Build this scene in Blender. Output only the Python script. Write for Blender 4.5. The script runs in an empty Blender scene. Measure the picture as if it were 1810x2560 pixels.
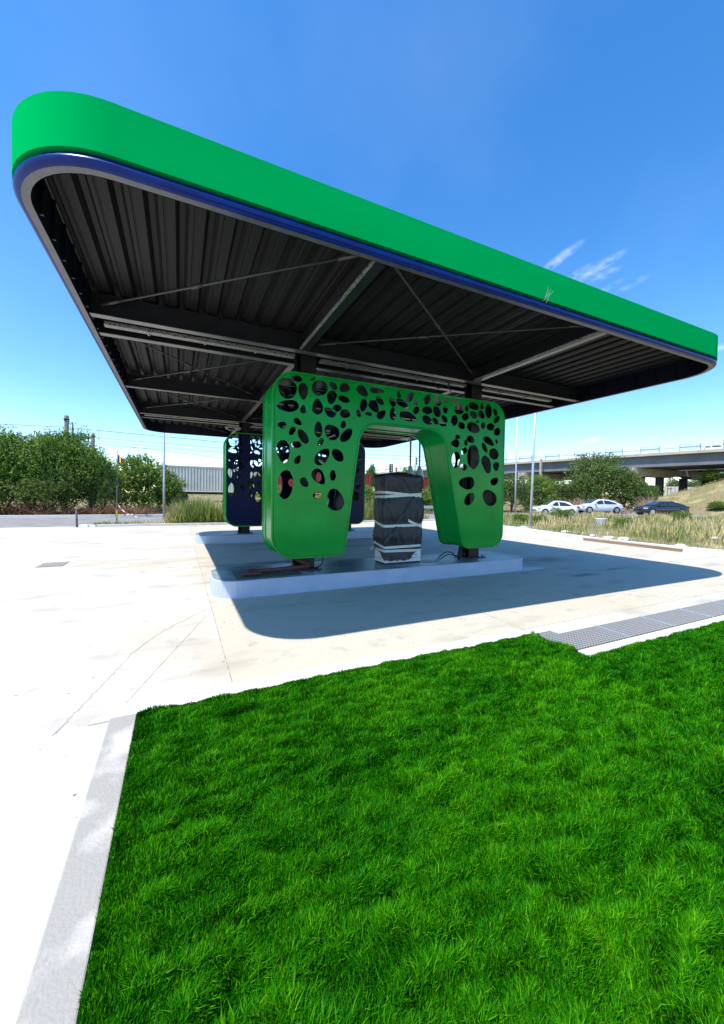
import bpy, bmesh, math, random
import numpy as np
from mathutils import Vector, Matrix, noise as mnoise
sc = bpy.context.scene
COL = sc.collection
random.seed(7); rng = np.random.default_rng(11)
rad = math.radians

# ------------------------------------------------------------------ camera
F_PX, IW, IH, CY = 958.8931, 1810.0, 2560.0, -19.1271
CAM_H = 1.7
yaw, pitch, roll = rad(25.4478), rad(-1.192), rad(0.7629)
fwd = Vector((math.sin(yaw)*math.cos(pitch), math.cos(yaw)*math.cos(pitch), math.sin(pitch)))
rgt0 = Vector((math.cos(yaw), -math.sin(yaw), 0)); up0 = rgt0.cross(fwd)
cr, sr = math.cos(roll), math.sin(roll)
rgt = cr*rgt0 + sr*up0; upv = -sr*rgt0 + cr*up0
cd = bpy.data.cameras.new("camera"); cam = bpy.data.objects.new("camera", cd); COL.objects.link(cam)
cam.matrix_world = Matrix(((rgt.x, upv.x, -fwd.x, 0), (rgt.y, upv.y, -fwd.y, 0), (rgt.z, upv.z, -fwd.z, CAM_H), (0, 0, 0, 1)))
cd.sensor_fit = 'VERTICAL'; cd.sensor_height = 24.0; cd.lens = F_PX/IH*24.0
cd.shift_y = CY/IH
cd.clip_start = 0.05; cd.clip_end = 6000
sc.camera = cam

# ------------------------------------------------------------------ sky, sun, exposure
TRAVEL = Vector((2.058, 0.638, -4.264)).normalized()
SUN_EL = math.asin(-TRAVEL.z); SUN_AZ = math.atan2(-TRAVEL.x, -TRAVEL.y)
w = bpy.data.worlds.new("World"); sc.world = w; w.use_nodes = True
nt = w.node_tree; nt.nodes.clear()
out = nt.nodes.new('ShaderNodeOutputWorld'); bg = nt.nodes.new('ShaderNodeBackground')
sky = nt.nodes.new('ShaderNodeTexSky'); sky.sky_type = 'NISHITA'; sky.sun_disc = False
sky.sun_elevation = SUN_EL; sky.sun_rotation = SUN_AZ
sky.air_density = 1.0; sky.dust_density = 0.25; sky.ozone_density = 2.0; sky.altitude = 80
hsv = nt.nodes.new('ShaderNodeHueSaturation'); hsv.inputs['Saturation'].default_value = 1.34; hsv.inputs['Value'].default_value = 1.36; hsv.inputs['Hue'].default_value = .502
nt.links.new(sky.outputs[0], hsv.inputs['Color'])
bg.inputs['Strength'].default_value = 0.14
# a few thin wisps of cloud, set by direction in the sky
tc = nt.nodes.new('ShaderNodeTexCoord')
def sky_dir(sx, sy):
    d = fwd + rgt*((sx-IW/2)/F_PX) + upv*(-(sy-IH/2-CY)/F_PX)
    return d.normalized()
noi = nt.nodes.new('ShaderNodeTexNoise'); noi.inputs['Scale'].default_value = 48; noi.inputs['Detail'].default_value = 6
mpn = nt.nodes.new('ShaderNodeMapping'); mpn.inputs['Rotation'].default_value = (0.3, 0.5, 0.4); mpn.inputs['Scale'].default_value = (1, 1, 1.8)
nt.links.new(tc.outputs['Generated'], mpn.inputs['Vector']); nt.links.new(mpn.outputs[0], noi.inputs['Vector'])
total = None
def M(op, a, b=None, c=None):
    n = nt.nodes.new('ShaderNodeMath'); n.operation = op
    for i, v in enumerate((a, b, c)):
        if v is None: continue
        if isinstance(v, (int, float)): n.inputs[i].default_value = v
        else: nt.links.new(v, n.inputs[i])
    return n.outputs[0]
def VM(op, a, b):
    n = nt.nodes.new('ShaderNodeVectorMath'); n.operation = op
    nt.links.new(a, n.inputs[0]); n.inputs[1].default_value = b
    return n
for (sx, sy, lx, ly, ang, amp) in ((1398, 648, 40, 10, -28, .55), (1480, 678, 50, 11, -20, .5), (1440, 690, 34, 10, -22, .5), (1508, 688, 26, 9, -12, .4), (1518, 722, 22, 7, -22, .3), (1578, 712, 26, 7, -20, .25), (1481, 1101, 27, 7, 0, 1.3), (1808, 866, 24, 7, -20, .5)):
    c = sky_dir(sx, sy); ca, sa = math.cos(rad(-ang)), math.sin(rad(-ang))
    e1 = (rgt*ca + upv*sa); e2 = (-rgt*sa + upv*ca)
    u = VM('DOT_PRODUCT', tc.outputs['Generated'], tuple(e1)).outputs['Value']; v = VM('DOT_PRODUCT', tc.outputs['Generated'], tuple(e2)).outputs['Value']
    du = M('DIVIDE', M('SUBTRACT', u, e1.dot(c)), lx/F_PX); dv = M('DIVIDE', M('SUBTRACT', v, e2.dot(c)), ly/F_PX)
    r2 = M('ADD', M('MULTIPLY', du, du), M('MULTIPLY', dv, dv))
    g = M('MULTIPLY', M('MAXIMUM', M('SUBTRACT', 1.0, r2), 0.0), amp)
    total = g if total is None else M('MAXIMUM', total, g)
nz = M('MULTIPLY', M('SUBTRACT', noi.outputs[0], 0.36), 2.4)
cl = M('MINIMUM', M('MAXIMUM', M('MULTIPLY', M('MULTIPLY', total, nz), 0.62), 0.0), 0.7)
# faint high veil
noi2 = nt.nodes.new('ShaderNodeTexNoise'); noi2.inputs['Scale'].default_value = 2.3; noi2.inputs['Detail'].default_value = 4
nt.links.new(tc.outputs['Generated'], noi2.inputs['Vector'])
veil = M('MULTIPLY', M('MAXIMUM', M('SUBTRACT', noi2.outputs[0], 0.45), 0.0), 0.12)
mix = nt.nodes.new('ShaderNodeMix'); mix.data_type = 'RGBA'
nt.links.new(M('ADD', cl, veil), mix.inputs[0]); nt.links.new(hsv.outputs[0], mix.inputs[6]); mix.inputs[7].default_value = (7.5, 8.0, 8.6, 1)
nt.links.new(mix.outputs[2], bg.inputs['Color']); nt.links.new(bg.outputs[0], out.inputs[0])
sd = bpy.data.lights.new("sun", 'SUN'); sd.energy = 5.0; sd.angle = rad(0.53); sd.color = (1.0, 0.95, 0.87)
so = bpy.data.objects.new("sun", sd); COL.objects.link(so); so.rotation_mode = 'QUATERNION'
so.rotation_quaternion = TRAVEL.to_track_quat('-Z', 'Y'); so.location = (-20, -6, 40)
vs = sc.view_settings; vs.view_transform = 'Standard'; vs.look = 'None'; vs.gamma = 1; vs.use_curve_mapping = False
vs.exposure = 0.62

# ------------------------------------------------------------------ helpers
def at(sx, sy, d):
    """world point seen at photo pixel (sx, sy) at forward distance d"""
    sx, sy, d = float(sx), float(sy), float(d)
    return Vector((0, 0, CAM_H)) + d*(fwd + rgt*((sx-IW/2)/F_PX) + upv*(-(sy-IH/2-CY)/F_PX))
def gpt(sx, d):
    p = at(sx, 1260, d); return Vector((p.x, p.y, ground_z(p.x, p.y)))
def on_y(sx, sy, y):
    d = fwd + rgt*((sx-IW/2)/F_PX) + upv*(-(sy-IH/2-CY)/F_PX)
    return Vector((0, 0, CAM_H)) + d*(y/d.y)
RZ = math.atan2(rgt0.y, rgt0.x)
ORG = {}
class MB:
    def __init__(s): s.v = []; s.f = []; s.o = 0
    def add(s, vs, fs):
        k = len(s.v); s.v += [tuple(p) for p in vs]; s.f += [tuple(i+k for i in f) for f in fs]; return s
    def box(s, x0, x1, y0, y1, z0, z1):
        return s.add([(x0,y0,z0),(x1,y0,z0),(x1,y1,z0),(x0,y1,z0),(x0,y0,z1),(x1,y0,z1),(x1,y1,z1),(x0,y1,z1)],
                     [(0,3,2,1),(4,5,6,7),(0,1,5,4),(1,2,6,5),(2,3,7,6),(3,0,4,7)])
    def obox(s, c, ex, ey, ez):
        c = Vector(c); ex, ey, ez = Vector(ex), Vector(ey), Vector(ez); P = []
        for k in (-1, 1):
            for a, b in ((-1,-1),(1,-1),(1,1),(-1,1)): P.append(c + a*ex + b*ey + k*ez)
        return s.add(P, [(0,3,2,1),(4,5,6,7),(0,1,5,4),(1,2,6,5),(2,3,7,6),(3,0,4,7)])
    def bar(s, p, q, wd, ht):
        p, q = Vector(p), Vector(q); d = q-p; L = d.length; d.normalize()
        sd_ = d.cross(Vector((0,0,1)));
        if sd_.length < 1e-4: sd_ = Vector((1,0,0))
        sd_.normalize(); u = sd_.cross(d)
        return s.obox((p+q)/2, d*L/2, sd_*wd/2, u*ht/2)
    def prism(s, poly, z0, z1):
        n = len(poly); P = [(x,y,z0) for x, y in poly]+[(x,y,z1) for x, y in poly]
        return s.add(P, [tuple(reversed(range(n))), tuple(range(n, 2*n))]+[(i,(i+1)%n,n+(i+1)%n,n+i) for i in range(n)])
    def tube(s, pts, r, n=8, cap=True):
        pts = [Vector(p) for p in pts]; rs = r if isinstance(r, (list, tuple)) else [r]*len(pts)
        rings = []; ref = None
        for i, p in enumerate(pts):
            t = (pts[min(i+1, len(pts)-1)]-pts[max(i-1, 0)]).normalized()
            if ref is None: ref = t.orthogonal().normalized()
            ref = (ref - t*ref.dot(t)); ref = ref.normalized() if ref.length > 1e-5 else t.orthogonal().normalized()
            b = t.cross(ref)
            rings.append([p + rs[i]*(math.cos(2*math.pi*k/n)*ref + math.sin(2*math.pi*k/n)*b) for k in range(n)])
        P = [q for R_ in rings for q in R_]; Fs = []
        for i in range(len(pts)-1):
            for k in range(n): Fs.append((i*n+k, i*n+(k+1)%n, (i+1)*n+(k+1)%n, (i+1)*n+k))
        if cap: Fs += [tuple(reversed(range(n))), tuple(range((len(pts)-1)*n, len(pts)*n))]
        return s.add(P, Fs)
    def build(s, name, m, parent=None, smooth=False, local=False, bevel=0, origin=None):
        me = bpy.data.meshes.new(name)
        o = bpy.data.objects.new(name, me); COL.objects.link(o)
        org = Vector((0,0,0))
        if parent is not None: o.parent = parent; org = ORG.get(parent.name, Vector((0,0,0)))
        elif origin is not None: org = Vector(origin); o.location = org
        ORG[o.name] = org
        P = s.v if local else [(x-org.x, y-org.y, z-org.z) for x, y, z in s.v]
        me.from_pydata(P, [], s.f); me.update()
        bm = bmesh.new(); bm.from_mesh(me); bmesh.ops.recalc_face_normals(bm, faces=bm.faces); bm.to_mesh(me); bm.free()
        if m: me.materials.append(m)
        if smooth:
            me.polygons.foreach_set('use_smooth', [True]*len(me.polygons))
        if bevel:
            md = o.modifiers.new('bevel', 'BEVEL'); md.width = bevel; md.segments = 2; md.limit_method = 'ANGLE'
        return o
def empty(name, loc, rz=0):
    o = bpy.data.objects.new(name, None); COL.objects.link(o); o.location = loc; o.rotation_euler = (0,0,rz)
    o.empty_display_size = .2; ORG[o.name] = Vector(loc); return o
def tag(o, label=None, cat=None, group=None, kind=None):
    if label: o['label'] = label
    if cat: o['category'] = cat
    if group: o['group'] = group
    if kind: o['kind'] = kind
    return o
def copy_tree(o, parent=None):
    c = o.copy(); COL.objects.link(c)
    if parent: c.parent = parent
    for ch in list(o.children): copy_tree(ch, c)
    return c

MATS = {}
def mat(name, c, rough=.6, metal=0, spec=.5, c2=None, scale=3, detail=5, bump=0, bscale=40, lo=.35, hi=.65, coat=0, stretch=None, c3=None):
    if name in MATS: return MATS[name]
    m = bpy.data.materials.new(name); m.use_nodes = True; t = m.node_tree; b = t.nodes['Principled BSDF']
    b.inputs['Base Color'].default_value = (*c, 1); b.inputs['Roughness'].default_value = rough; b.inputs['Metallic'].default_value = metal
    b.inputs['Specular IOR Level'].default_value = spec; b.inputs['Coat Weight'].default_value = coat; b.inputs['Coat Roughness'].default_value = .08
    tcn = t.nodes.new('ShaderNodeTexCoord'); src = tcn.outputs['Object']
    if stretch:
        mp = t.nodes.new('ShaderNodeMapping'); mp.inputs['Scale'].default_value = stretch; t.links.new(src, mp.inputs[0]); src = mp.outputs[0]
    if c2:
        n = t.nodes.new('ShaderNodeTexNoise'); n.inputs['Scale'].default_value = scale; n.inputs['Detail'].default_value = detail
        t.links.new(src, n.inputs['Vector'])
        r = t.nodes.new('ShaderNodeValToRGB'); r.color_ramp.elements[0].position = lo; r.color_ramp.elements[1].position = hi
        r.color_ramp.elements[0].color = (*c, 1); r.color_ramp.elements[1].color = (*c2, 1)
        if c3: e = r.color_ramp.elements.new((lo+hi)/2); e.color = (*c3, 1)
        t.links.new(n.outputs[0], r.inputs[0]); t.links.new(r.outputs[0], b.inputs['Base Color'])
    if bump:
        n2 = t.nodes.new('ShaderNodeTexNoise'); n2.inputs['Scale'].default_value = bscale; n2.inputs['Detail'].default_value = 4
        t.links.new(src, n2.inputs['Vector']); bp = t.nodes.new('ShaderNodeBump'); bp.inputs['Strength'].default_value = bump; bp.inputs['Distance'].default_value = .02
        t.links.new(n2.outputs[0], bp.inputs['Height']); t.links.new(bp.outputs[0], b.inputs['Normal'])
    MATS[name] = m; return m
def leafmat(name, dark, mid, light, trans=.35, rough=.55, spec=.25):
    m = bpy.data.materials.new(name); m.use_nodes = True; t = m.node_tree; t.nodes.clear()
    o = t.nodes.new('ShaderNodeOutputMaterial'); p = t.nodes.new('ShaderNodeBsdfPrincipled'); tr = t.nodes.new('ShaderNodeBsdfTranslucent'); mx = t.nodes.new('ShaderNodeMixShader')
    at_ = t.nodes.new('ShaderNodeAttribute'); at_.attribute_name = 'tone'; r = t.nodes.new('ShaderNodeValToRGB')
    r.color_ramp.elements[0].color = (*dark, 1); r.color_ramp.elements[1].color = (*light, 1); e = r.color_ramp.elements.new(.5); e.color = (*mid, 1)
    t.links.new(at_.outputs['Fac'], r.inputs[0]); t.links.new(r.outputs[0], p.inputs['Base Color']); t.links.new(r.outputs[0], tr.inputs['Color'])
    p.inputs['Roughness'].default_value = rough; p.inputs['Specular IOR Level'].default_value = spec
    mx.inputs[0].default_value = trans; t.links.new(p.outputs[0], mx.inputs[1]); t.links.new(tr.outputs[0], mx.inputs[2]); t.links.new(mx.outputs[0], o.inputs[0])
    return m

def concrete(name, base, stain, warm, jx=None, extra=True):
    m = bpy.data.materials.new(name); m.use_nodes = True; t = m.node_tree; b = t.nodes['Principled BSDF']; b.inputs['Roughness'].default_value = .7
    tcn = t.nodes.new('ShaderNodeTexCoord'); src = tcn.outputs['Object']
    def nz_(s, d=6, st=None):
        n = t.nodes.new('ShaderNodeTexNoise'); n.inputs['Scale'].default_value = s; n.inputs['Detail'].default_value = d; q = src
        if st:
            mp = t.nodes.new('ShaderNodeMapping'); mp.inputs['Scale'].default_value = st; t.links.new(src, mp.inputs[0]); q = mp.outputs[0]
        t.links.new(q, n.inputs['Vector']); return n.outputs[0]
    def ramp(i, lo, hi):
        r = t.nodes.new('ShaderNodeMapRange'); r.inputs[1].default_value = lo; r.inputs[2].default_value = hi; t.links.new(i, r.inputs[0]); return r.outputs[0]
    def mixc(f, a, bcol, k=1.0):
        x = t.nodes.new('ShaderNodeMix'); x.data_type = 'RGBA'
        mu = t.nodes.new('ShaderNodeMath'); mu.operation = 'MULTIPLY'; mu.inputs[1].default_value = k; t.links.new(f, mu.inputs[0]); t.links.new(mu.outputs[0], x.inputs[0])
        if isinstance(a, tuple): x.inputs[6].default_value = (*a, 1)
        else: t.links.new(a, x.inputs[6])
        x.inputs[7].default_value = (*bcol, 1); return x.outputs[2]
    c = mixc(ramp(nz_(.35), .42, .62), base, warm, .8)
    c = mixc(ramp(nz_(.9, 8, (1, 2.2, 1)), .55, .72), c, stain, .55)
    c = mixc(ramp(nz_(3.2, 10), .60, .74), c, stain, .5)
    c = mixc(ramp(nz_(16, 3), .705, .73), c, tuple(v*.35 for v in stain), .8)
    c = mixc(ramp(nz_(60, 3), .5, .8), c, stain, .35)
    if extra:
        # oil stains, each at its own spot on the slab
        for (x, y, rx, ry, k) in ((8.2, 5.6, .55, .18, .85), (9.2, 7.4, 1.6, .6, .55), (7.9, 8.6, 1.8, .5, .6), (2.2, 9.6, 2.2, .35, .75), (5.2, 9.2, 2.0, .5, .5), (9.6, 5.8, .8, .12, .5), (4.4, 12.0, 3.0, .5, .5)):
            mp = t.nodes.new('ShaderNodeMapping'); mp.inputs['Location'].default_value = (-x/rx, -y/ry, 0); mp.inputs['Scale'].default_value = (1/rx, 1/ry, 0); t.links.new(src, mp.inputs[0])
            ln = t.nodes.new('ShaderNodeVectorMath'); ln.operation = 'LENGTH'; t.links.new(mp.outputs[0], ln.inputs[0])
            ad = t.nodes.new('ShaderNodeMath'); ad.operation = 'ADD'; t.links.new(ln.outputs['Value'], ad.inputs[0]); t.links.new(ramp(nz_(2.5, 6), .2, 1.0), ad.inputs[1])
            c = mixc(ramp(ad.outputs[0], 1.35, .45), c, (.045, .04, .036), k)
    t.links.new(c, b.inputs['Base Color'])
    n2 = nz_(55, 5); bp = t.nodes.new('ShaderNodeBump'); bp.inputs['Strength'].default_value = .18; bp.inputs['Distance'].default_value = .01
    t.links.new(n2, bp.inputs['Height']); t.links.new(bp.outputs[0], b.inputs['Normal'])
    return m

# materials
M_pave = concrete('pavement_concrete', (.50, .485, .445), (.26, .23, .185), (.42, .37, .29))
M_slab = concrete('slab_concrete', (.46, .43, .35), (.24, .22, .185), (.45, .405, .31))
M_kerbc = concrete('kerb_concrete', (.56, .56, .55), (.38, .37, .35), (.70, .68, .62), extra=False)
M_kerbg = mat('grey_kerb_concrete', (.285, .275, .25), .8, c2=(.47, .455, .42), scale=2.3, detail=10, lo=.50, hi=.62, bump=.25, bscale=60)
M_asph = mat('asphalt', (.17, .165, .16), .85, c2=(.24, .23, .22), scale=1.2, bump=.2, bscale=80)
M_soil = mat('dry_soil', (.20, .155, .085), .95, c2=(.30, .24, .13), scale=.5, detail=8, bump=.5, bscale=3, c3=(.16, .15, .06))
M_green = mat('green_fascia_paint', (.0, .34, .078), .85, spec=.0, c2=(.0, .315, .07), scale=1.2, lo=.3, hi=.7, stretch=(.4, .4, 2))
M_portal = mat('green_gloss_paint', (.0, .31, .040), .2, c2=(.0, .255, .029), scale=2, coat=.04, bump=.04, bscale=3, spec=.22)
M_navy = mat('navy_gloss_paint', (.002, .007, .055), .3, spec=.2, c2=(.002, .006, .042), scale=2)
M_blue = mat('blue_trim_paint', (.0, .02, .17), .28, spec=.2, c2=(.002, .014, .12), scale=3)
M_soff = mat('grey_soffit_metal', (.10, .10, .115), .35, metal=.4, c2=(.14, .14, .155), scale=6, lo=.3, hi=.7)
M_steel = mat('dark_painted_steel', (.009, .010, .012), .38, spec=.35, c2=(.014, .014, .016), scale=4)
M_flange = mat('bounce_pale_flange', (.20, .195, .18), .3, metal=.5, c2=(.13, .13, .13), scale=3)  # paler than the beams: light bounced off the ground is put into the colour
M_innerf = mat('navy_steel', (.004, .006, .014), .4, spec=.3)
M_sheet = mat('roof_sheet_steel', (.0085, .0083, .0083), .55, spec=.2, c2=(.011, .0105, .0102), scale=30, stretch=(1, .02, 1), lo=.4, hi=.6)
M_rod = mat('rod_steel', (.05, .05, .05), .4, metal=.3)
M_roof = mat('roof_membrane', (.4, .4, .4), .8, c2=(.33, .33, .33))
M_island = mat('island_face_paint', (.42, .48, .60), .55, c2=(.36, .42, .54), scale=2.5, detail=8, bump=.12, bscale=25)
M_isltop = mat('island_top_screed', (.13, .165, .155), .38, spec=.4, c2=(.34, .39, .44), scale=1.1, detail=6, lo=.5, hi=.66, bump=.06, bscale=12)
M_white = mat('white_painted_metal', (.62, .64, .66), .4)
M_black = mat('black_rubber', (.012, .012, .012), .6)
M_film = mat('black_plastic_film', (.017, .018, .021), .45, c2=(.026, .028, .032), scale=6, bump=.4, bscale=7, spec=.4, stretch=(1.6, 1.6, .7))
M_tape = mat('cream_packing_tape', (.60, .64, .58), .42, c2=(.50, .55, .50), scale=20)
M_clear = mat('milky_plastic_film', (.45, .52, .52), .3, c2=(.3, .36, .36), scale=15)
M_conduit = mat('red_brown_conduit', (.11, .03, .025), .6, c2=(.07, .02, .018), scale=20)
M_galv = mat('galvanised_steel', (.50, .55, .60), .38, metal=.55, c2=(.42, .47, .52), scale=5)
M_tread = mat('tray_steel', (.30, .29, .27), .4, metal=.3, c2=(.02, .02, .02), scale=70, lo=.52, hi=.56, stretch=(1, 1, .4))
M_conc_b = mat('bridge_concrete', (.42, .39, .33), .85, c2=(.30, .28, .24), scale=.6, detail=8, stretch=(1, 1, 3))
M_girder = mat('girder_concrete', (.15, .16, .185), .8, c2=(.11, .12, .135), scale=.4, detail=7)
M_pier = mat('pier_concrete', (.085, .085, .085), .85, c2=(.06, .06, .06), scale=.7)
M_railw = mat('white_rail_paint', (.66, .66, .62), .5); M_railb = mat('blue_rail_paint', (.05, .17, .30), .5)
M_cont_w = mat('cream_container_paint', (.60, .60, .55), .5, c2=(.52, .51, .46), scale=.8, detail=8)
M_cont_r = mat('red_container_paint', (.30, .035, .03), .5, c2=(.24, .03, .025), scale=.8)
M_cont_b = mat('brown_container_paint', (.20, .05, .03), .6)
M_wood = mat('weathered_timber', (.16, .10, .065), .85, c2=(.27, .19, .13), scale=6, stretch=(1, .1, 1), bump=.4, bscale=30)
M_bark = mat('bark', (.07, .05, .035), .9, c2=(.11, .085, .06), scale=8)
M_carw = mat('white_car_paint', (.72, .72, .72), .25, coat=.6); M_cars = mat('pale_silver_car_paint', (.55, .58, .64), .25, coat=.6, metal=.1); M_cark = mat('black_car_paint', (.014, .015, .022), .2, coat=.8)
M_glass = mat('dark_car_glass', (.02, .03, .04), .06, spec=.8); M_lamp = mat('clear_lamp_glass', (.55, .57, .6), .15); M_red = mat('red_lamp_glass', (.35, .01, .01), .2); M_rim = mat('alloy_rim', (.45, .45, .46), .3, metal=.6)
M_pole = mat('weathered_pole', (.12, .11, .105), .85, c2=(.08, .075, .075), scale=3)
M_wire = mat('wire_metal', (.05, .065, .08), .6)

# ------------------------------------------------------------------ layout numbers
X0, X1, Y0, Y1, RC = -1.318, 9.67, 3.661, 18.30, .82
ZS, ZG, ZT = 4.264, 4.372, 4.786
YC1, YC2 = 7.17, 14.69
COLX = (2.2, 6.3)
ISL_Z = .2925

# train line (for the embankment) and hillside
TL0 = at(430, 1235, 43.5); TL1 = at(1067, 1240, 57)
TD = Vector((TL1.x-TL0.x, TL1.y-TL0.y, 0)).normalized(); TN = Vector((-TD.y, TD.x, 0))
HILL = at(2010, 1250, 50)
def sm(t): t = max(0., min(1., t)); return t*t*(3-2*t)
def ground_z(x, y):
    z = -.06
    d = abs((x-TL0.x)*TN.x + (y-TL0.y)*TN.y)
    z += .75*sm(1-(d-3)/6.0)
    q = math.hypot(x-HILL.x, y-HILL.y)
    z += 6.0*sm(1-q/19.5)
    dep = x*math.sin(yaw)+y*math.cos(yaw)
    z += 1.5*sm((dep-46)/16.0)
    return z

# ------------------------------------------------------------------ ground, roads, pavement
def axis(a, b, fine0, fine1, st):
    L = list(np.arange(fine0, fine1+.01, st)); k = st; p = fine0
    left = []; q = fine0
    while q > a: k *= 1.35; q -= k; left.append(q)
    k = st; q = fine1; right = []
    while q < b: k *= 1.35; q += k; right.append(q)
    return left[::-1]+L+right
gx = axis(-1500, 2500, -40, 130, 2.0); gy = axis(-400, 3000, -30, 130, 2.0)
g = MB(); g.v = [(x, y, ground_z(x, y) + (.25*mnoise.noise(Vector((x*.15, y*.15, 0))) if (x > 22 or y > 36 or x < -20) and ground_z(x, y) > .3 else 0)) for y in gy for x in gx]; nx = len(gx)
g.f = [(j*nx+i, j*nx+i+1, (j+1)*nx+i+1, (j+1)*nx+i) for j in range(len(gy)-1) for i in range(nx-1)]
tag(g.build('ground', M_soil, smooth=True), kind='structure')

pv = MB(); PAVE = [(-70, -30), (15.9, -30), (15.9, 4), (15.3, 7), (15.2, 9.4), (15.7, 12), (16.4, 15), (16.9, 18), (16.9, 22.9), (-3.7, 22.9), (-4.4, 23.5), (-70, 23.5)]
pv.prism(PAVE, -.2, 0); tag(pv.build('pavement', M_pave), kind='structure')
# the concrete lane under the canopy is its own pour, 4 mm proud
sl = MB(); sl.prism([(.44, 3.56), (15.0, 3.56), (15.0, 22.4), (.44, 22.4)], -.1, .004)
tag(sl.build('forecourt_slab', M_slab), kind='structure')

def ribbon(cl, hw0, hw1, z):
    m = MB(); P = [Vector((x, y, 0)) for x, y in cl]; L = []
    for i, p in enumerate(P):
        t = (P[min(i+1, len(P)-1)]-P[max(i-1, 0)]).normalized(); n = Vector((-t.y, t.x, 0))
        for hw in (hw0, hw1):
            q = p+n*hw; L.append((q.x, q.y, max(z, ground_z(q.x, q.y)+.05+z)))
    m.add(L, [(2*i, 2*i+1, 2*i+3, 2*i+2) for i in range(len(P)-1)]); return m
def smooth_line(pts, n=8):
    o = []
    P = [Vector((*p, 0)) for p in pts]
    for i in range(len(P)-1):
        a, b, c, d = P[max(i-1,0)], P[i], P[i+1], P[min(i+2,len(P)-1)]
        for k in range(n):
            t = k/n; q = .5*((2*b)+(c-a)*t+(2*a-5*b+4*c-d)*t*t+(3*b-a-3*c+d)*t**3); o.append((q.x, q.y))
    o.append(pts[-1]); return o
ROAD = smooth_line([(-140, 28), (-60, 28), (-10, 28), (5, 28), (16, 28.6), (26, 30.2), (36, 29.6), (43.5, 26.4), (49, 23.8), (53.5, 21.8)])
tag(ribbon(ROAD, -4.3, 4.3, -.012).build('road', M_asph), kind='structure')
kb = MB()
RL = [(-140, 28), (-60, 28), (-10, 28), (5, 28), (14, 28.4)]
for a, b in zip(RL[:-1], RL[1:]): kb.bar((a[0], a[1]+4.45, .05), (b[0], b[1]+4.45, .05), .3, .22)
tag(kb.build('road_kerb', M_kerbc), 'long pale concrete kerb along the far side of the road before the hedge', 'kerb')
# kerb of the forecourt on the right and at the back
ke = MB()
edge = [(15.98, -10), (15.98, 4), (15.42, 7), (15.32, 9.4), (15.82, 12), (16.52, 15), (17.02, 18), (17.02, 23.02)]
for a, b in zip(edge[:-1], edge[1:]): ke.bar((*a, .045), (*b, .045), .2, .19)
tag(ke.build('kerb', M_kerbc), 'broken pale kerb between the forecourt and the dry weeds on the right', 'kerb')
kq = MB(); kq.bar((-3.7, 23.04, .03), (17.12, 23.04, .03), .2, .16); kq.bar((-3.75, 23.0, .02), (-4.5, 23.55, .02), .2, .14)
tag(kq.build('kerb', M_kerbc), 'low kerb at the back of the forecourt below the light pole and tall grass', 'kerb')

# cracks and joints: thin dark inlays on the slab
def crack(pts, wd, jit, seed):
    r = random.Random(seed); L = []
    for a, b in zip(pts[:-1], pts[1:]):
        for k in range(10):
            t = k/10; L.append((a[0]+(b[0]-a[0])*t+r.uniform(-jit, jit), a[1]+(b[1]-a[1])*t+r.uniform(-jit, jit)))
    L.append(pts[-1]); m = MB(); V = []
    for i, p in enumerate(L):
        q = L[min(i+1, len(L)-1)]; o = L[max(i-1, 0)]; d = Vector((q[0]-o[0], q[1]-o[1])).normalized(); n = Vector((-d.y, d.x)); ww = wd*r.uniform(.3, 1)
        V += [(p[0]+n.x*ww, p[1]+n.y*ww, .003), (p[0]-n.x*ww, p[1]-n.y*ww, .003)]
    m.add(V, [(2*i, 2*i+1, 2*i+3, 2*i+2) for i in range(len(L)-1)]); return m
M_crack = mat('crack_dirt', (.16, .15, .135), .95, c2=(.38, .36, .32), scale=9)
ck = crack([(.42, 6.17), (-.17, 5.32), (-.45, 4.71), (-.57, 4.17), (-.71, 3.64), (-.8, 3.3)], .0042, .012, 1)
c2_ = crack([(.42, 6.0), (.11, 5.05), (-.19, 4.18), (-.40, 3.54)], .0024, .004, 2); ck.add(c2_.v, c2_.f)
c3_ = crack([(.43, 22), (.435, 12), (.435, 3.6)], .0045, .003, 3); ck.add(c3_.v, c3_.f)
c4_ = crack([(-.3, 3.5), (.1, 3.52), (.5, 3.58), (.8, 3.62)], .009, .02, 4); ck.add(c4_.v, c4_.f)
ck.f = ck.f; tag(ck.build('pavement_crack', M_crack), kind='structure')
c5 = crack([(4.02, 3.36), (4.05, 4.4)], .004, .002, 5)
for y in (5.9, 9.2, 12.5): q = crack([(7.6, y), (15, y)], .006, .003, int(y*10)); c5.add(q.v, q.f)
q = crack([(7.6, 3.6), (7.6, 5.9)], .005, .003, 77); c5.add(q.v, q.f)
for i, p in enumerate(c5.v): c5.v[i] = (p[0], p[1], .008)
tag(c5.build('slab_joint', M_crack), kind='structure')

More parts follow.
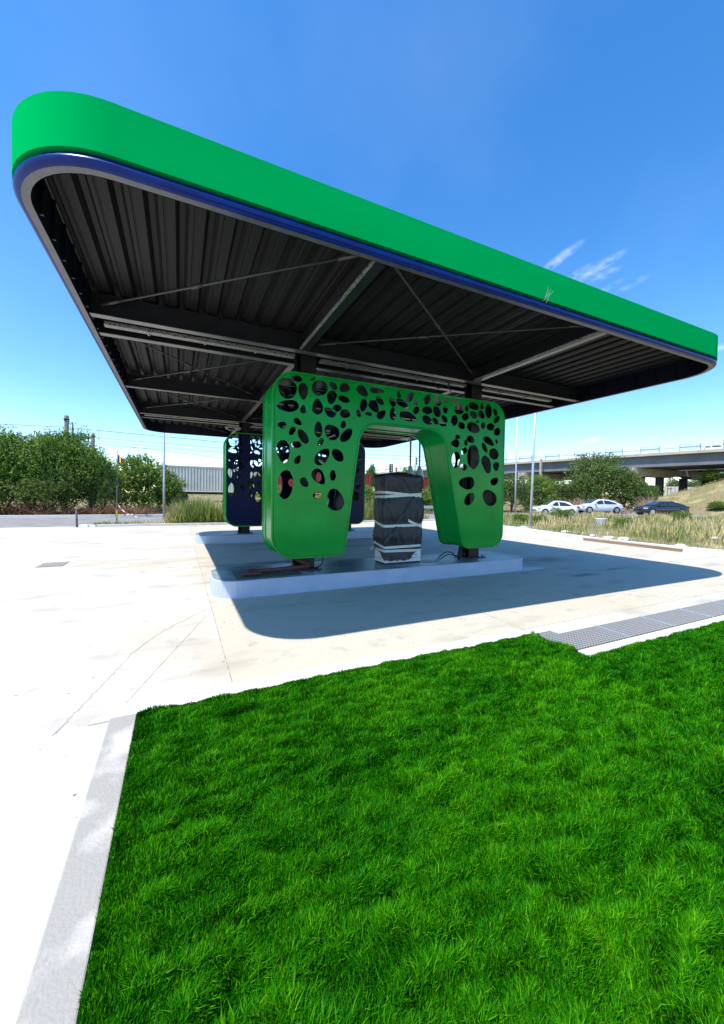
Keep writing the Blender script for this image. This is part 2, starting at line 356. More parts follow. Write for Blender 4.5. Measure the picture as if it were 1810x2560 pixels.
# ------------------------------------------------------------------ lawn
GX0, GY1, GXS, GY2 = -.285, 3.315, 3.90, 2.60
soil = MB(); soil.prism([(GX0, -4), (16, -4), (16, GY2), (GXS, GY2), (GXS, GY1), (GX0, GY1)], -.05, .028)
tag(soil.build('lawn_soil', mat('lawn_soil', (.004, .028, .002), 1.0, spec=0)), kind='structure')
def fr(x, y, s, o): return mnoise.noise(Vector((x*s+o, y*s-o, o*.37)))
def make_lawn():
    # candidate points, denser where the lens is close
    def pts(n, x0, x1, y0, y1):
        p = np.stack([rng.uniform(x0, x1, n), rng.uniform(y0, y1, n)], 1)
        return p
    P = np.concatenate([pts(2300000, GX0, 9.5, .35, GY1), pts(60000, 5.5, 16, -1.5, GY2), pts(60000, GX0, 9, -2, .4)])
    far_ = np.hypot(P[:,0], P[:,1]); lat_ = P[:,0]*math.cos(yaw)-P[:,1]*math.sin(yaw); dep_ = P[:,0]*math.sin(yaw)+P[:,1]*math.cos(yaw)
    inside = (np.abs(lat_) < dep_*1.0+.15) & (dep_ > .9)
    keep = rng.random(len(P)) < np.where(inside, np.clip(1.15/np.maximum(far_-.6, .9), .22, 1), .10); keep[2300000:] = True
    P = P[keep]; ok = (P[:,1] < GY2) | (P[:,0] < GXS); P = P[ok]
    edge = np.stack([rng.uniform(GX0, GXS, 9000), GY1 + rng.normal(-.004, .008, 9000)], 1); edge2 = np.stack([GX0+.006+np.abs(rng.normal(0, .006, 12000)), rng.uniform(.6, GY1, 12000)], 1)
    edge3 = np.stack([rng.uniform(GXS, 12, 7000), GY2+rng.normal(0, .012, 7000)], 1); edge4 = np.stack([GXS+rng.normal(0, .01, 900), rng.uniform(GY2, GY1, 900)], 1)
    P = np.concatenate([P, edge, edge2, edge3, edge4]); n = len(P)
    # noise fields sampled on a grid, looked up bilinearly
    gs = .025; xs = np.arange(-1, 17, gs); ys = np.arange(-2.2, 4, gs)
    def field(sx, sy, o):
        return np.array([[mnoise.fractal(Vector((x*sx+o, y*sy, o)), 1.0, 2.0, 3) for x in xs] for y in ys])
    def look(Fd):
        fx = np.clip((P[:,0]-xs[0])/gs, 0, len(xs)-2.01); fy = np.clip((P[:,1]-ys[0])/gs, 0, len(ys)-2.01)
        i = fx.astype(int); j = fy.astype(int); u = fx-i; v = fy-j
        return (Fd[j, i]*(1-u)*(1-v)+Fd[j, i+1]*u*(1-v)+Fd[j+1, i]*(1-u)*v+Fd[j+1, i+1]*u*v)
    h1 = look(field(4.5, 13, 3.1)); a1 = look(field(4, 9, 9.7)); b1 = look(field(11, 19, 17.3)); t1 = look(field(1.1, 1.6, 27.9))
    edg = np.clip(np.minimum(np.abs(P[:,0]-GX0), np.where(P[:,0] < GXS, np.abs(GY1-P[:,1]), np.abs(GY2-P[:,1])))/.15, .6, 1)
    edg2_ = np.clip(np.minimum(np.abs(P[:,0]-GX0), np.where(P[:,0] < GXS, np.abs(GY1-P[:,1]), np.abs(GY2-P[:,1])))/.35, .15, 1)
    H_ = (.033 + .020*np.clip(h1+.05, -1, 1) + .014*b1)*rng.uniform(.55, 1.35, n); H_ = np.clip(H_, .014, .07)*edg
    long = rng.random(n) < .012; H_[long] *= 1.5
    az = a1*4.0 + rng.normal(0, 1.1, n) + .9; lean = np.clip(.45 + .35*b1 + rng.normal(0, .25, n), .05, 1.4)*edg
    base = np.stack([P[:,0], P[:,1], .026 + .034*np.clip(h1+.30, 0, 1)*edg2_ - .012*np.clip(-b1-.1, 0, 1)], 1)
    dx, dy = np.cos(az), np.sin(az)
    wd = rng.uniform(.0011, .0022, n)*(1+.18*np.clip(np.hypot(P[:,0], P[:,1])-1.8, 0, 5)); sx_, sy_ = -dy*wd, dx*wd
    tw = rng.normal(0, .9, n); c_, s_ = np.cos(tw), np.sin(tw); sx_, sy_ = sx_*c_-sy_*s_, sx_*s_+sy_*c_
    mid = base + np.stack([dx*H_*lean*.35, dy*H_*lean*.35, H_*.62], 1)
    tip = base + np.stack([dx*H_*lean*1.05, dy*H_*lean*1.05, H_*(1.0-.25*np.clip(lean-.4, 0, 1))], 1)
    side = np.stack([sx_, sy_, np.zeros(n)], 1)
    V = np.empty((n, 5, 3)); V[:,0] = base-side; V[:,1] = base+side; V[:,2] = mid+side*.85; V[:,3] = mid-side*.85; V[:,4] = tip
    me = bpy.data.meshes.new('lawn_grass'); me.vertices.add(n*5); me.vertices.foreach_set('co', V.astype(np.float32).ravel())
    idx = np.arange(n)*5
    quads = np.stack([idx, idx+1, idx+2, idx+3], 1); tris = np.stack([idx+3, idx+2, idx+4], 1)
    loops = np.concatenate([quads, tris], 1).ravel().astype(np.int32)
    me.loops.add(n*7); me.loops.foreach_set('vertex_index', loops)
    me.polygons.add(n*2); st = np.stack([np.arange(n)*7, np.arange(n)*7+4], 1).ravel().astype(np.int32); me.polygons.foreach_set('loop_start', st)
    me.polygons.foreach_set('use_smooth', np.ones(n*2, bool))
    me.update(calc_edges=True)
    tone = np.clip(.47 + .22*t1 + .20*h1 + rng.normal(0, .20, n), 0, .93); dry = rng.random(n) < .012; tone[dry] = 1.0  # tone follows tuft height: shade in the hollows painted into the blades
    a = me.attributes.new('tone', 'FLOAT', 'POINT'); a.data.foreach_set('value', np.repeat(tone, 5).astype(np.float32))
    o = bpy.data.objects.new('lawn_grass', me); COL.objects.link(o)
    me.materials.append(leafmat('grass_blade', (.002, .036, .0003), (.011, .160, .0008), (.11, .38, .003), .2, .6, .06))
    return tag(o, 'bright green mown lawn filling the foreground', 'grass', kind='stuff')
make_lawn()
# kerb strip along the left edge of the lawn, pale strip at its head and round the grate
k1 = MB(); k1.prism([(-.462, -3), (-.287, -3), (-.287, 3.325), (-.462, 3.325)], -.1, .035)
tag(k1.build('lawn_kerb', M_kerbg, bevel=.008), 'grey patchy concrete kerb along the left side of the lawn', 'kerb')
k2 = MB(); k2.prism([(-.6, 3.337), (3.86, 3.337), (3.86, 3.56), (-.45, 3.56)], -.1, .012)
tag(k2.build('lawn_kerb', M_kerbc), 'flush pale concrete strip along the far edge of the lawn', 'kerb')
k3 = MB(); k3.prism([(3.87, 2.603), (16, 2.603), (16, 2.79), (3.985, 2.79), (3.985, 3.34), (3.87, 3.34)], -.1, .014)
tag(k3.build('grate_surround', M_kerbc), 'white concrete surround along the near side of the drain grating', 'kerb')
# drain grating
gr = empty('drain_grating', (3.99, 2.8, 0)); tag(gr, 'long galvanised steel drain grating beside the lawn', 'grating')
M_pit = mat('painted_pit_shade', (.035, .045, .055), .8)  # flat dark sheet under the bars, its colour stands for the pit's shade
p = MB(); p.box(3.99, 16, 2.795, 3.235, -.02, .006); p.box(3.99, 4.28, 3.236, 3.34, -.02, .006); p.build('pit_shade_sheet', M_pit, gr)
gb = MB()
x = 4.0
while x < 12.0:
    yh = 3.335 if x < 4.28 else 3.23
    gb.box(x, x+.012, 2.80, yh, .010, .022); x += .048
y = 2.81
while y < 3.34:
    gb.box(3.995, 12.0 if y < 3.235 else 4.28, y, y+.010, .012, .025); y += .040
gb.build('bars', mat('grate_steel', (.40, .385, .36), .45, metal=.3), gr)
x = 5.0
while x < 12: f = MB(); f.box(x-.012, x+.012, 2.797, 3.235, .012, .028); f.build('panel_seam', M_galv, gr); x += 1.0
# square drain cover
dc = empty('drain_cover', (-2.68, 11.2, 0)); tag(dc, 'small square rusty drain cover set in the white pavement', 'drain cover')
p = MB(); p.box(-2.93, -2.43, 10.9, 11.55, -.01, .006); p.build('frame', mat('cast_iron', (.20, .15, .13), .7, c2=(.3, .26, .24), scale=30), dc)
p = MB()
for i in range(6): p.box(-2.89+.078*i, -2.85+.078*i, 10.95, 11.5, .008, .014)
p.build('bars', mat('cast_iron_bar', (.34, .30, .29), .6), dc)

# ------------------------------------------------------------------ canopy
def rrect(off, n=14):
    r = RC-off; x0, x1, y0, y1 = X0+off, X1-off, Y0+off, Y1-off; P = []
    for cx, cy, a0 in ((x1-r, y0+r, -90), (x1-r, y1-r, 0), (x0+r, y1-r, 90), (x0+r, y0+r, 180)):
        for k in range(n+1): a = rad(a0+90*k/n); P.append((cx+r*math.cos(a), cy+r*math.sin(a)))
    return P
def sweep(profile, closed=False):
    m = MB(); rings = [rrect(o) for o, z in profile]; n = len(rings[0])
    for (o, z), R_ in zip(profile, rings): m.v += [(x, y, z) for x, y in R_]
    K = len(profile)
    for i in range(K if closed else K-1):
        for k in range(n): m.f.append((i*n+k, i*n+(k+1)%n, ((i+1)%K)*n+(k+1)%n, ((i+1)%K)*n+k))
    return m
def ysmooth(o, ang=35):
    me = o.data; me.polygons.foreach_set('use_smooth', [True]*len(me.polygons))
    try: me.set_sharp_from_angle(angle=rad(ang))
    except Exception: pass
cn = empty('filling_station_canopy', ((X0+X1)/2, (Y0+Y1)/2, ISL_Z))
tag(cn, 'large flat filling station canopy with bright green fascia and dark ribbed underside', 'canopy')
ysmooth(sweep([(0, ZG), (0, ZT), (.05, ZT+.004), (.05, ZG)], True).build('fascia', M_green, cn))
ysmooth(sweep([(.045, ZG-.001), (.04, ZG-.022), (.022, ZG-.034), (.008, ZG-.050), (.004, ZG-.068), (.010, ZG-.088), (.030, ZG-.102), (.055, ZS+.001), (.07, ZS+.004), (.07, ZG-.001)], True).build('blue_trim', M_blue, cn), 50)
ysmooth(sweep([(.056, ZS), (.12, ZS), (.12, ZS+.02), (.056, ZS+.0015)], True).build('soffit_trim', M_soff, cn))
inn = sweep([(.131, ZS+.003), (.131, ZT-.06)])
for k in range(34):
    y = Y0+RC+.1 + k*(Y1-Y0-2*RC-.2)/33
    inn.box(X0+.132, X0+.165, y-.012, y+.012, ZS+.02, ZT-.10); inn.box(X1-.165, X1-.132, y-.012, y+.012, ZS+.02, ZT-.10)
for k in range(24):
    x = X0+RC+.1 + k*(X1-X0-2*RC-.2)/23
    inn.box(x-.012, x+.012, Y1-.165, Y1-.132, ZS+.02, ZT-.10)
inn.build('inner_fascia', M_innerf, cn)
cap = MB(); R_ = rrect(.052); cap.prism(R_, ZT-.05, ZT-.02); cap.build('roof_deck', M_roof, cn)
# trapezoidal roof sheet, ribs running front to back, cut to the rounded plan
def yrange(x, off=.14):
    r = RC-off; a0, a1 = X0+off, X1-off; t = 0
    if x < a0+r: t = r-math.sqrt(max(0, r*r-(a0+r-x)**2))
    elif x > a1-r: t = r-math.sqrt(max(0, r*r-(x-(a1-r))**2))
    return Y0+off+t, Y1-off-t
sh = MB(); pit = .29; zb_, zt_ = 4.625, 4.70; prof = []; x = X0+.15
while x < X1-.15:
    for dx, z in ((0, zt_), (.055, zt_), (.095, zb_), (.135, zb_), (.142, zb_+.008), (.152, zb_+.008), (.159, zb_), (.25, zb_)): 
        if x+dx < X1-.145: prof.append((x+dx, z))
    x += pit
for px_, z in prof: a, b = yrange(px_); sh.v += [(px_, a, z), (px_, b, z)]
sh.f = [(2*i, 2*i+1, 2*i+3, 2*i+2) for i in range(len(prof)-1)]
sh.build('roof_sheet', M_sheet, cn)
def ibeam_x(name, y, x0, x1, z0=4.29, z1=4.60, fw_=.13):
    m = MB(); m.box(x0, x1, y-.006, y+.006, z0+.0125, z1-.0105); m.box(x0, x1, y-fw_/2, y+fw_/2, z1-.01, z1); o = m.build(name, M_steel, cn)
    f = MB(); f.box(x0, x1, y-fw_/2, y+fw_/2, z0, z0+.012); f.build('bottom_flange', M_flange, o); return o
def ibeam_y(name, x, y0, y1, z0=4.302, z1=4.595, fw_=.12, fm_=None):
    m = MB(); m.box(x-.006, x+.006, y0, y1, z0+.0125, z1-.0105); m.box(x-fw_/2, x+fw_/2, y0, y1, z1-.01, z1); o = m.build(name, M_steel, cn)
    f = MB(); f.box(x-fw_/2, x+fw_/2, y0, y1, z0, z0+.012); f.build('bottom_flange', fm_ or M_flange, o); return o
BX0, BX1 = X0+.135, X1-.135
for yc in (YC1, YC2):
    for s in (-.37, .37): ibeam_x('main_beam', yc+s, BX0, BX1)
ibeam_x('secondary_beam', 10.93, BX0, BX1)
for x in COLX:
    xx = x-.17 if x < 4 else x-.3
    for (a, b) in ((Y0+.135, YC1-.44), (YC1+.44, 10.86), (11.0, YC2-.44), (YC2+.44, Y1-.135)): ibeam_y('cross_beam', xx, a, b, fm_=M_steel if (x < 4 and a < 5) else None)
    tr = MB(); tr.box(xx-.105, xx-.066, Y0+.14, YC1-.45, 4.31, 4.335); tr.build('cable_tray', M_tread, cn)
for yc in (YC1, YC2):
    for a, b in ((BX0+.12, COLX[0]-.25), (COLX[0]+.25, COLX[1]-.25), (COLX[1]+.25, BX1-.6)):
        tr = MB(); tr.box(a, b, yc-.06, yc-.055, 4.30, 4.355); tr.box(a, b, yc-.055, yc+.055, 4.30, 4.304); tr.box(a, b, yc+.055, yc+.06, 4.30, 4.355); tr.build('cable_tray', M_tread, cn)
        x = a+.6
        while x < b-.1: br = MB(); br.box(x-.015, x+.015, yc-.08, yc+.08, 4.285, 4.2995); br.box(x-.011, x-.003, yc+.061, yc+.075, 4.2995, 4.60); br.build('tray_bracket', M_tread, cn); x += .85
RODS = [((-1.04, 6.75), (1.9, 3.95)), ((2.2, 3.95), (5.85, 6.70)), ((2.25, 6.70), (5.85, 3.95)),
        ((-1.04, 10.85), (1.85, 7.65)), ((-1.04, 7.65), (1.85, 10.85)), ((-1.04, 14.2), (1.85, 11.05)), ((-1.04, 11.05), (1.85, 14.2)),
        ((2.3, 7.65), (5.8, 10.8)), ((5.8, 7.65), (2.3, 10.8)), ((2.3, 11.05), (5.8, 14.2)), ((5.8, 11.05), (2.3, 14.2)), ((-1.04, 15.2), (1.85, 17.9))]
for i, (a, b) in enumerate(RODS):
    m = MB(); z = 4.44+.012*(i % 2); A = Vector((*a, z)); B = Vector((*b, z)); m.tube([A, B], .015, 8)
    d = (B-A).normalized()
    for P_, s in ((A, 1), (B, -1)): m.tube([P_, P_+d*s*.35], .024, 8)
    c = A+d*(B-A).length*.42; m.tube([c-d*.09, c+d*.09], .028, 8)
    m.build('bracing_rod', M_rod, cn, smooth=True)
def column(x, y):
    m = MB(); z0, z1 = ISL_Z+.0005, 4.60
    m.box(x-.15, x+.15, y-.13, y-.112, z0, z1); m.box(x-.15, x+.15, y+.112, y+.13, z0, z1); m.box(x-.01, x+.01, y-.112, y+.112, z0, z1)
    o = m.build('column', M_steel, cn)
    b = MB(); b.box(x-.26, x+.26, y-.24, y+.24, ISL_Z+.0, ISL_Z+.022)
    for sx in (-.2, .2):
        for sy in (-.19, .19): b.tube([(x+sx, y+sy, ISL_Z+.022), (x+sx, y+sy, ISL_Z+.06)], .016, 6)
    b.build('base_plate', M_steel, o)
    d = MB(); d.tube([(x-.21, y-.03, ISL_Z+.03), (x-.21, y-.03, 4.5)], .045, 12); d.tube([(x-.21, y-.03, ISL_Z+.025), (x-.21, y-.03, ISL_Z+.12)], .058, 12); d.build('downpipe', M_steel, o, smooth=True)
    return o
for y in (YC1, YC2):
    for x in COLX: column(x, y)

# ------------------------------------------------------------------ pump islands
def island(yf, label):
    x0, x1, yb, r = .50, 7.54, yf+1.35, .42
    root = empty('pump_island', ((x0+x1)/2, yf+.67, 0)); tag(root, label, 'pump island', 'raised concrete pump islands')
    def outline(o):
        P = []; rr = r-o
        for cx, cy, a0 in ((x1-r, yf+r, -90), (x1-r, yb-r, 0), (x0+r, yb-r, 90), (x0+r, yf+r, 180)):
            for k in range(9): a = rad(a0+90*k/8); P.append((cx+rr*math.cos(a), cy+rr*math.sin(a)))
        return P
    m = MB(); m.prism(outline(0), -.02, ISL_Z-.012); O0 = outline(0); O1 = outline(.012); n = len(O0)
    m.add([(x, y, ISL_Z-.012) for x, y in O0]+[(x, y, ISL_Z-.002) for x, y in O1], [(i, (i+1) % n, n+(i+1) % n, n+i) for i in range(n)])
    m.build('kerb_face', M_island, root)
    t = MB(); t.prism(outline(.012), ISL_Z-.008, ISL_Z); t.build('island_top', M_isltop, root)
    return root
isl1 = island(6.482, 'raised pale blue grey pump island carrying the front green arch and the wrapped pump')
p = MB(); p.box(.86, 2.0, 6.60, 7.4, ISL_Z+.0005, ISL_Z+.004); p.build('hatch_plate', mat('damp_hatch', (.06, .065, .06), .5, c2=(.11, .11, .10), scale=6), isl1)
p = MB(); p.prism([(4.95+.24*math.cos(a*math.pi/10), 6.95+.16*math.sin(a*math.pi/10)) for a in range(20)], ISL_Z+.0005, ISL_Z+.005); p.build('duct_cover', M_steel, isl1)
isl2 = island(14.0, 'raised pump island under the navy fronted arch at the back')
gro = MB(); gro.prism([(7.2, 6.46), (8.0, 6.5), (8.15, 6.62), (7.6, 6.8), (7.2, 6.9)], .005, .012)
tag(gro.build('cement_spill', mat('cement_spill', (.5, .53, .58), .6)), kind='structure')

# ------------------------------------------------------------------ perforated arch cladding
HOLES = [(193,172,66,56,70),(250,113,38,20,10),(292,192,52,29,88),(350,118,17,9,-25),(393,171,50,48,0),(476,158,30,20,50),(547,169,32,30,0),(467,229,43,30,100),(542,240,38,20,20),(197,281,67,37,0),
(291,302,27,18,90),(379,285,50,33,90),(500,296,30,22,-15),(455,320,40,25,35),(549,330,32,26,10),(655,190,42,27,45),(745,187,47,18,8),(763,250,32,18,50),(662,277,40,23,100),(728,285,42,28,60),
(632,327,24,14,70),(692,331,22,11,10),(772,334,34,22,-45),(839,256,33,18,65),(880,211,22,13,80),(947,228,34,21,-50),(903,269,48,20,35),(842,329,40,19,90),(936,348,55,28,20),(983,260,22,13,90),
(986,309,25,18,-60),(1053,243,32,22,-60),(1119,252,30,21,70),(1168,252,18,12,100),(1055,309,32,24,10),(1113,313,39,22,70),(1166,307,23,16,90),(1055,369,36,24,40),(1104,374,25,15,55),(1160,361,26,16,55),
(1150,395,24,12,15),(1220,252,22,13,10),(1250,298,36,28,90),(1298,299,19,13,90),(1341,284,34,23,25),(1391,283,20,12,90),(1431,315,42,22,88),(1473,322,24,13,75),(1289,349,25,21,-40),(1339,336,27,20,45),
(1387,335,28,19,60),(1221,370,34,22,100),(1265,403,24,20,45),(1480,367,26,15,-55),(1338,416,42,30,30),(1362,379,11,9,0),(1397,402,21,14,90),(1443,411,25,23,0),(1484,440,25,20,110),
(160,399,27,21,10),(258,379,29,18,40),(223,435,29,18,-60),(290,469,50,26,58),(384,427,49,25,90),(467,443,52,42,50),(538,396,25,17,105),(556,462,49,28,-50),(398,505,27,17,-60),(250,520,32,21,0),
(169,562,70,41,85),(408,594,60,37,-50),(504,586,45,30,50),(257,612,29,18,-60),(181,766,88,50,95),(298,752,33,23,55),(387,718,54,35,55),(474,709,33,19,90),(377,833,28,26,0),(487,858,68,52,75),
(1241,473,17,13,10),(1226,512,26,24,0),(1292,509,20,11,90),(1322,489,27,20,45),(1433,500,40,20,40),(1480,501,14,8,80),(1407,539,33,14,65),(1280,560,24,17,-50),(1337,597,74,38,90),(1230,613,50,26,95),
(1463,577,35,29,70),(1277,659,23,21,0),(1418,642,56,27,75),(1477,655,28,19,90),(1296,756,48,38,0),(1467,746,27,21,-40),(1313,854,42,27,-60),(1436,847,52,40,60)]
PY = 6.746; PD = .86
def hole_polys():
    L = []; r = random.Random(5)
    for (cx, cy, a, b, ang) in HOLES:
        ca, sa = math.cos(rad(ang)), math.sin(rad(ang)); egg = r.uniform(-.28, .28); tri = r.uniform(0, .07); ph = r.uniform(0, 6.28); P = []
        for k in range(22):
            t = 2*math.pi*k/22; u = a*1.02*math.cos(t); v = b*1.02*math.sin(t)*(1+egg*math.cos(t))*(1+tri*math.cos(3*t+ph))
            x, y = cx+u*ca-v*sa, cy+u*sa+v*ca; q = on_y(640+x/2.459, 900+y/2.459, PY); P.append((q.x, q.z))
        L.append(P)
    return L
def fillet(V, R):
    P = []; n = len(V)
    for i in range(n):
        p = Vector(V[i]); a = Vector(V[i-1])-p; b = Vector(V[(i+1) % n])-p; ua, ub = a.normalized(), b.normalized(); r = R[i]
        half = ua.angle(ub)/2; t = r/math.tan(half); c = p+(ua+ub).normalized()*(r/math.sin(half))
        s = p+ua*t; e = p+ub*t; vs_, ve = s-c, e-c; a0 = math.atan2(vs_.y, vs_.x); a1 = math.atan2(ve.y, ve.x); da = (a1-a0+math.pi) % (2*math.pi)-math.pi
        for k in range(9): an = a0+da*k/8; P.append((c.x+r*math.cos(an), c.y+r*math.sin(an)))
    return P
AV = [(1.455, .552), (2.86, .552), (3.19, 3.118), (5.13, 3.118), (5.72, .552), (6.917, .552), (6.917, 3.917), (1.455, 3.917)]
AR = [.42, .22, .42, .42, .22, .34, .42, .42]
OUT = fillet(AV, AR)
def inset(P, d):
    n = len(P); Q = []
    for i in range(n):
        a, p, b = Vector(P[i-1]), Vector(P[i]), Vector(P[(i+1) % n]); t = (b-a).normalized(); Q.append((p.x-t.y*d, p.y+t.x*d))
    return Q
OUT_IN = inset(OUT, .036)
HP = hole_polys()
def plate_mesh(outline, holes, depth):
    cu = bpy.data.curves.new('plate', 'CURVE'); cu.dimensions = '2D'; cu.fill_mode = 'BOTH'; cu.extrude = depth/2
    for P in [outline]+holes:
        s = cu.splines.new('POLY'); s.points.add(len(P)-1); s.use_cyclic_u = True
        for k, (x, z) in enumerate(P): s.points[k].co = (x, z, 0, 1)
    o = bpy.data.objects.new('plate', cu); COL.objects.link(o)
    me = bpy.data.meshes.new_from_object(o.evaluated_get(bpy.context.evaluated_depsgraph_get()))
    bpy.data.objects.remove(o); bpy.data.curves.remove(cu); return me
PLATE = plate_mesh(inset(OUT, .043), HP, .022)
def plate(name, y, m, root):
    me = PLATE.copy(); org = ORG[root.name]
    co = np.empty(len(me.vertices)*3); me.vertices.foreach_get('co', co); co = co.reshape(-1, 3)
    new = np.stack([co[:,0]-org.x, y-org.y-co[:,2], co[:,1]-org.z], 1); me.vertices.foreach_set('co', new.ravel())
    me.materials.clear(); me.materials.append(m); me.name = name
    o = bpy.data.objects.new(name, me); COL.objects.link(o); o.parent = root; ORG[o.name] = org; return o
def loop_strip(A, ya, B, yb):
    n = len(A); m = MB(); m.add([(x, ya, z) for x, z in A]+[(x, yb, z) for x, z in B], [(i, (i+1) % n, n+(i+1) % n, n+i) for i in range(n)]); return m
def ringloop(secs):
    m = MB(); n = len(secs[0][0]); K = len(secs)
    for P, y in secs: m.v += [(x, y, z) for x, z in P]
    for k in range(K):
        for i in range(n): m.f.append((k*n+i, k*n+(i+1) % n, ((k+1) % K)*n+(i+1) % n, ((k+1) % K)*n+i))
    return m
def arch(y, mf, mr, mside, label):
    root = empty('arch_cladding', (4.19, y+PD/2, .55)); tag(root, label, 'arch cladding', 'perforated arch shaped pump surrounds')
    plate('front_panel', y+.014, mf, root); plate('rear_panel', y+PD-.014, mr, root)
    I2 = inset(OUT, .040); I1 = inset(OUT, .012)
    for nm, ya, yb, mm in (('front_rim', y, y+.055, mside), ('rear_rim', y+PD, y+PD-.055, mside)):
        s = 1 if yb > ya else -1
        o = ringloop([(OUT_IN, ya+s*.002), (inset(OUT, .006), ya), (OUT, ya+s*.008), (OUT, yb), (OUT_IN, yb)]).build(nm, mm, root); ysmooth(o, 40)
    ysmooth(ringloop([(I1, y+.058), (I1, y+.20), (inset(OUT, .03), y+.215), (inset(OUT, .03), y+PD-.215), (I1, y+PD-.20), (I1, y+PD-.058), (I2, y+PD-.058), (I2, y+.058)]).build('side_band', mside, root), 40)
    ringloop([(inset(OUT, .046), y+.06), (inset(OUT, .046), y+PD-.06), (inset(OUT, .0475), y+PD-.06), (inset(OUT, .0475), y+.06)]).build('inner_shade_sheet', M_steel, root)  # added dark sheet, the shade inside the arch put into its colour
    return root
ar1 = arch(PY, M_portal, M_navy, M_portal, 'glossy bright green arch with pebble shaped cut-outs on the front pump island')
ar2 = arch(PY+7.519, M_navy, M_portal, M_portal, 'navy faced arch with green edges and pebble cut-outs on the back island')
lb = MB(); lb.box(3.55, 4.85, PY+.25, PY+.60, 3.150, 3.1625); lb.build('lintel_lining', mat('lining_board', (.035, .03, .03), .6), ar1)

# ------------------------------------------------------------------ wrapped fuel dispenser
DX0, DX1, DY0, DY1, DZT = 3.82, 4.72, 6.92, 7.37, 2.19
dp = empty('fuel_dispenser', ((DX0+DX1)/2, (DY0+DY1)/2, ISL_Z)); tag(dp, 'fuel dispenser wrapped in black plastic and taped, standing inside the green arch', 'fuel pump')
b = MB(); b.box(DX0+.005, DX1-.005, DY0+.005, DY1-.005, ISL_Z+.03, .80); b.build('cabinet', M_white, dp, bevel=.006)
b = MB(); b.box(DX0+.02, DX1-.02, DY0+.02, DY1-.02, ISL_Z+.001, ISL_Z+.03); b.build('plinth', M_black, dp)
b = MB(); b.box(DX0+.0, DX1-.0, DY0+.0, DY1-.0, .405, .411); b.build('seam', mat('seam_grey', (.1, .11, .12), .6), dp)
b = MB()
for i in range(4): b.box(4.51+.032*i, 4.53+.032*i, DY0-.0, DY0+.004, .462, .475)
b.build('lettering', mat('ink', (.03, .03, .05), .6), dp)
b = MB()
for i in range(7): a = rad(200+20*i); b.box(4.59+.05*math.cos(a)-.008, 4.59+.05*math.cos(a)+.008, DY0, DY0+.004, .56+.03*math.sin(a)-.006, .56+.03*math.sin(a)+.006)
b.build('printed_mark', mat('ink', (.03, .03, .05), .6), dp)
def ringpt(t, grow, z):
    """t in 0..4 round the cabinet: front, right, back, left"""
    s = int(t) % 4; u = t-int(t); x0, x1, y0, y1 = DX0-grow, DX1+grow, DY0-grow, DY1+grow
    if s == 0: return Vector((x0+(x1-x0)*u, y0, z)), Vector((0, -1, 0))
    if s == 1: return Vector((x1, y0+(y1-y0)*u, z)), Vector((1, 0, 0))
    if s == 2: return Vector((x1+(x0-x1)*u, y1, z)), Vector((0, 1, 0))
    return Vector((x0, y1+(y0-y1)*u, z)), Vector((-1, 0, 0))
NT = [56, 28, 30, 28]; TS = [s+k/NT[s] for s in range(4) for k in range(NT[s])]
STR = [1.76, 1.12, .66, .56]
def pinch(z):
    d = min(abs(z-s) for s in STR); return sm(d/.22)
folds = [(random.Random(3+i).uniform(.3, 1), random.Random(30+i).uniform(0, 4), random.Random(60+i).uniform(-1.2, .9)) for i in range(15)]
def bulge(t, z):
    u = t % 4; p_ = pinch(z)
    b = .014 + .050*p_*(.65+.5*mnoise.noise(Vector((math.cos(u*1.57)*1.3, math.sin(u*1.57)*1.3, z*1.6))))
    for (k, t0, sl) in folds:
        q = (u-t0-sl*(z-1.2)+2) % 4-2; b -= .026*k*math.exp(-(q/.035)**2)*(.35+.65*p_); b += .020*k*math.exp(-((q-.075)/.045)**2)*(.3+.7*p_)
    b += .014*mnoise.noise(Vector((u*5, z*5, 2.2))) + .006*mnoise.noise(Vector((u*14, z*11, 7.7)))
    e = abs(u-round(u)); b -= .014*math.exp(-(e/.06)**2)
    if (u < 1.2 or u > 3.4) and .95 < z < 1.7: b += .02*math.sin((z-.95)/.75*math.pi)*(1 if (u > 3 or u > .9) else .3)
    return max(b, .008)
def lower(t):
    u = t % 4
    if u < .66: z = .375+.03*mnoise.noise(Vector((u*9, 0, 0)))-.01*u
    elif u < .74: z = .375+(u-.66)/.08*.10
    elif u < 1.0: z = .475+(u-.74)/.26*.13
    elif u < 3: z = .60
    else: z = .62-(u-3)**1.6*.22
    return z+.014*mnoise.noise(Vector((u*17, 3, 0)))
fm = MB(); NZ = 64; nt_ = len(TS)
for j in range(NZ+1):
    for t in TS:
        lo_ = lower(t); z = lo_+(DZT-lo_)*j/NZ
        p, n = ringpt(t, 0, z); g_ = bulge(t, z); k = sm((z-(DZT-.10))/.10); q = p+n*g_*(1-.6*k)
        if z > DZT-.06: q.z = z - .02*((z-DZT+.06)/.06)+.03*mnoise.noise(Vector((t*3, 1, 5)))*k
        if j == NZ: c = Vector(((DX0+DX1)/2, (DY0+DY1)/2, 0)); q.x += (c.x-q.x)*.05; q.y += (c.y-q.y)*.08
        fm.v.append(tuple(q))
for j in range(NZ):
    for i in range(nt_): fm.f.append((j*nt_+i, j*nt_+(i+1) % nt_, (j+1)*nt_+(i+1) % nt_, (j+1)*nt_+i))
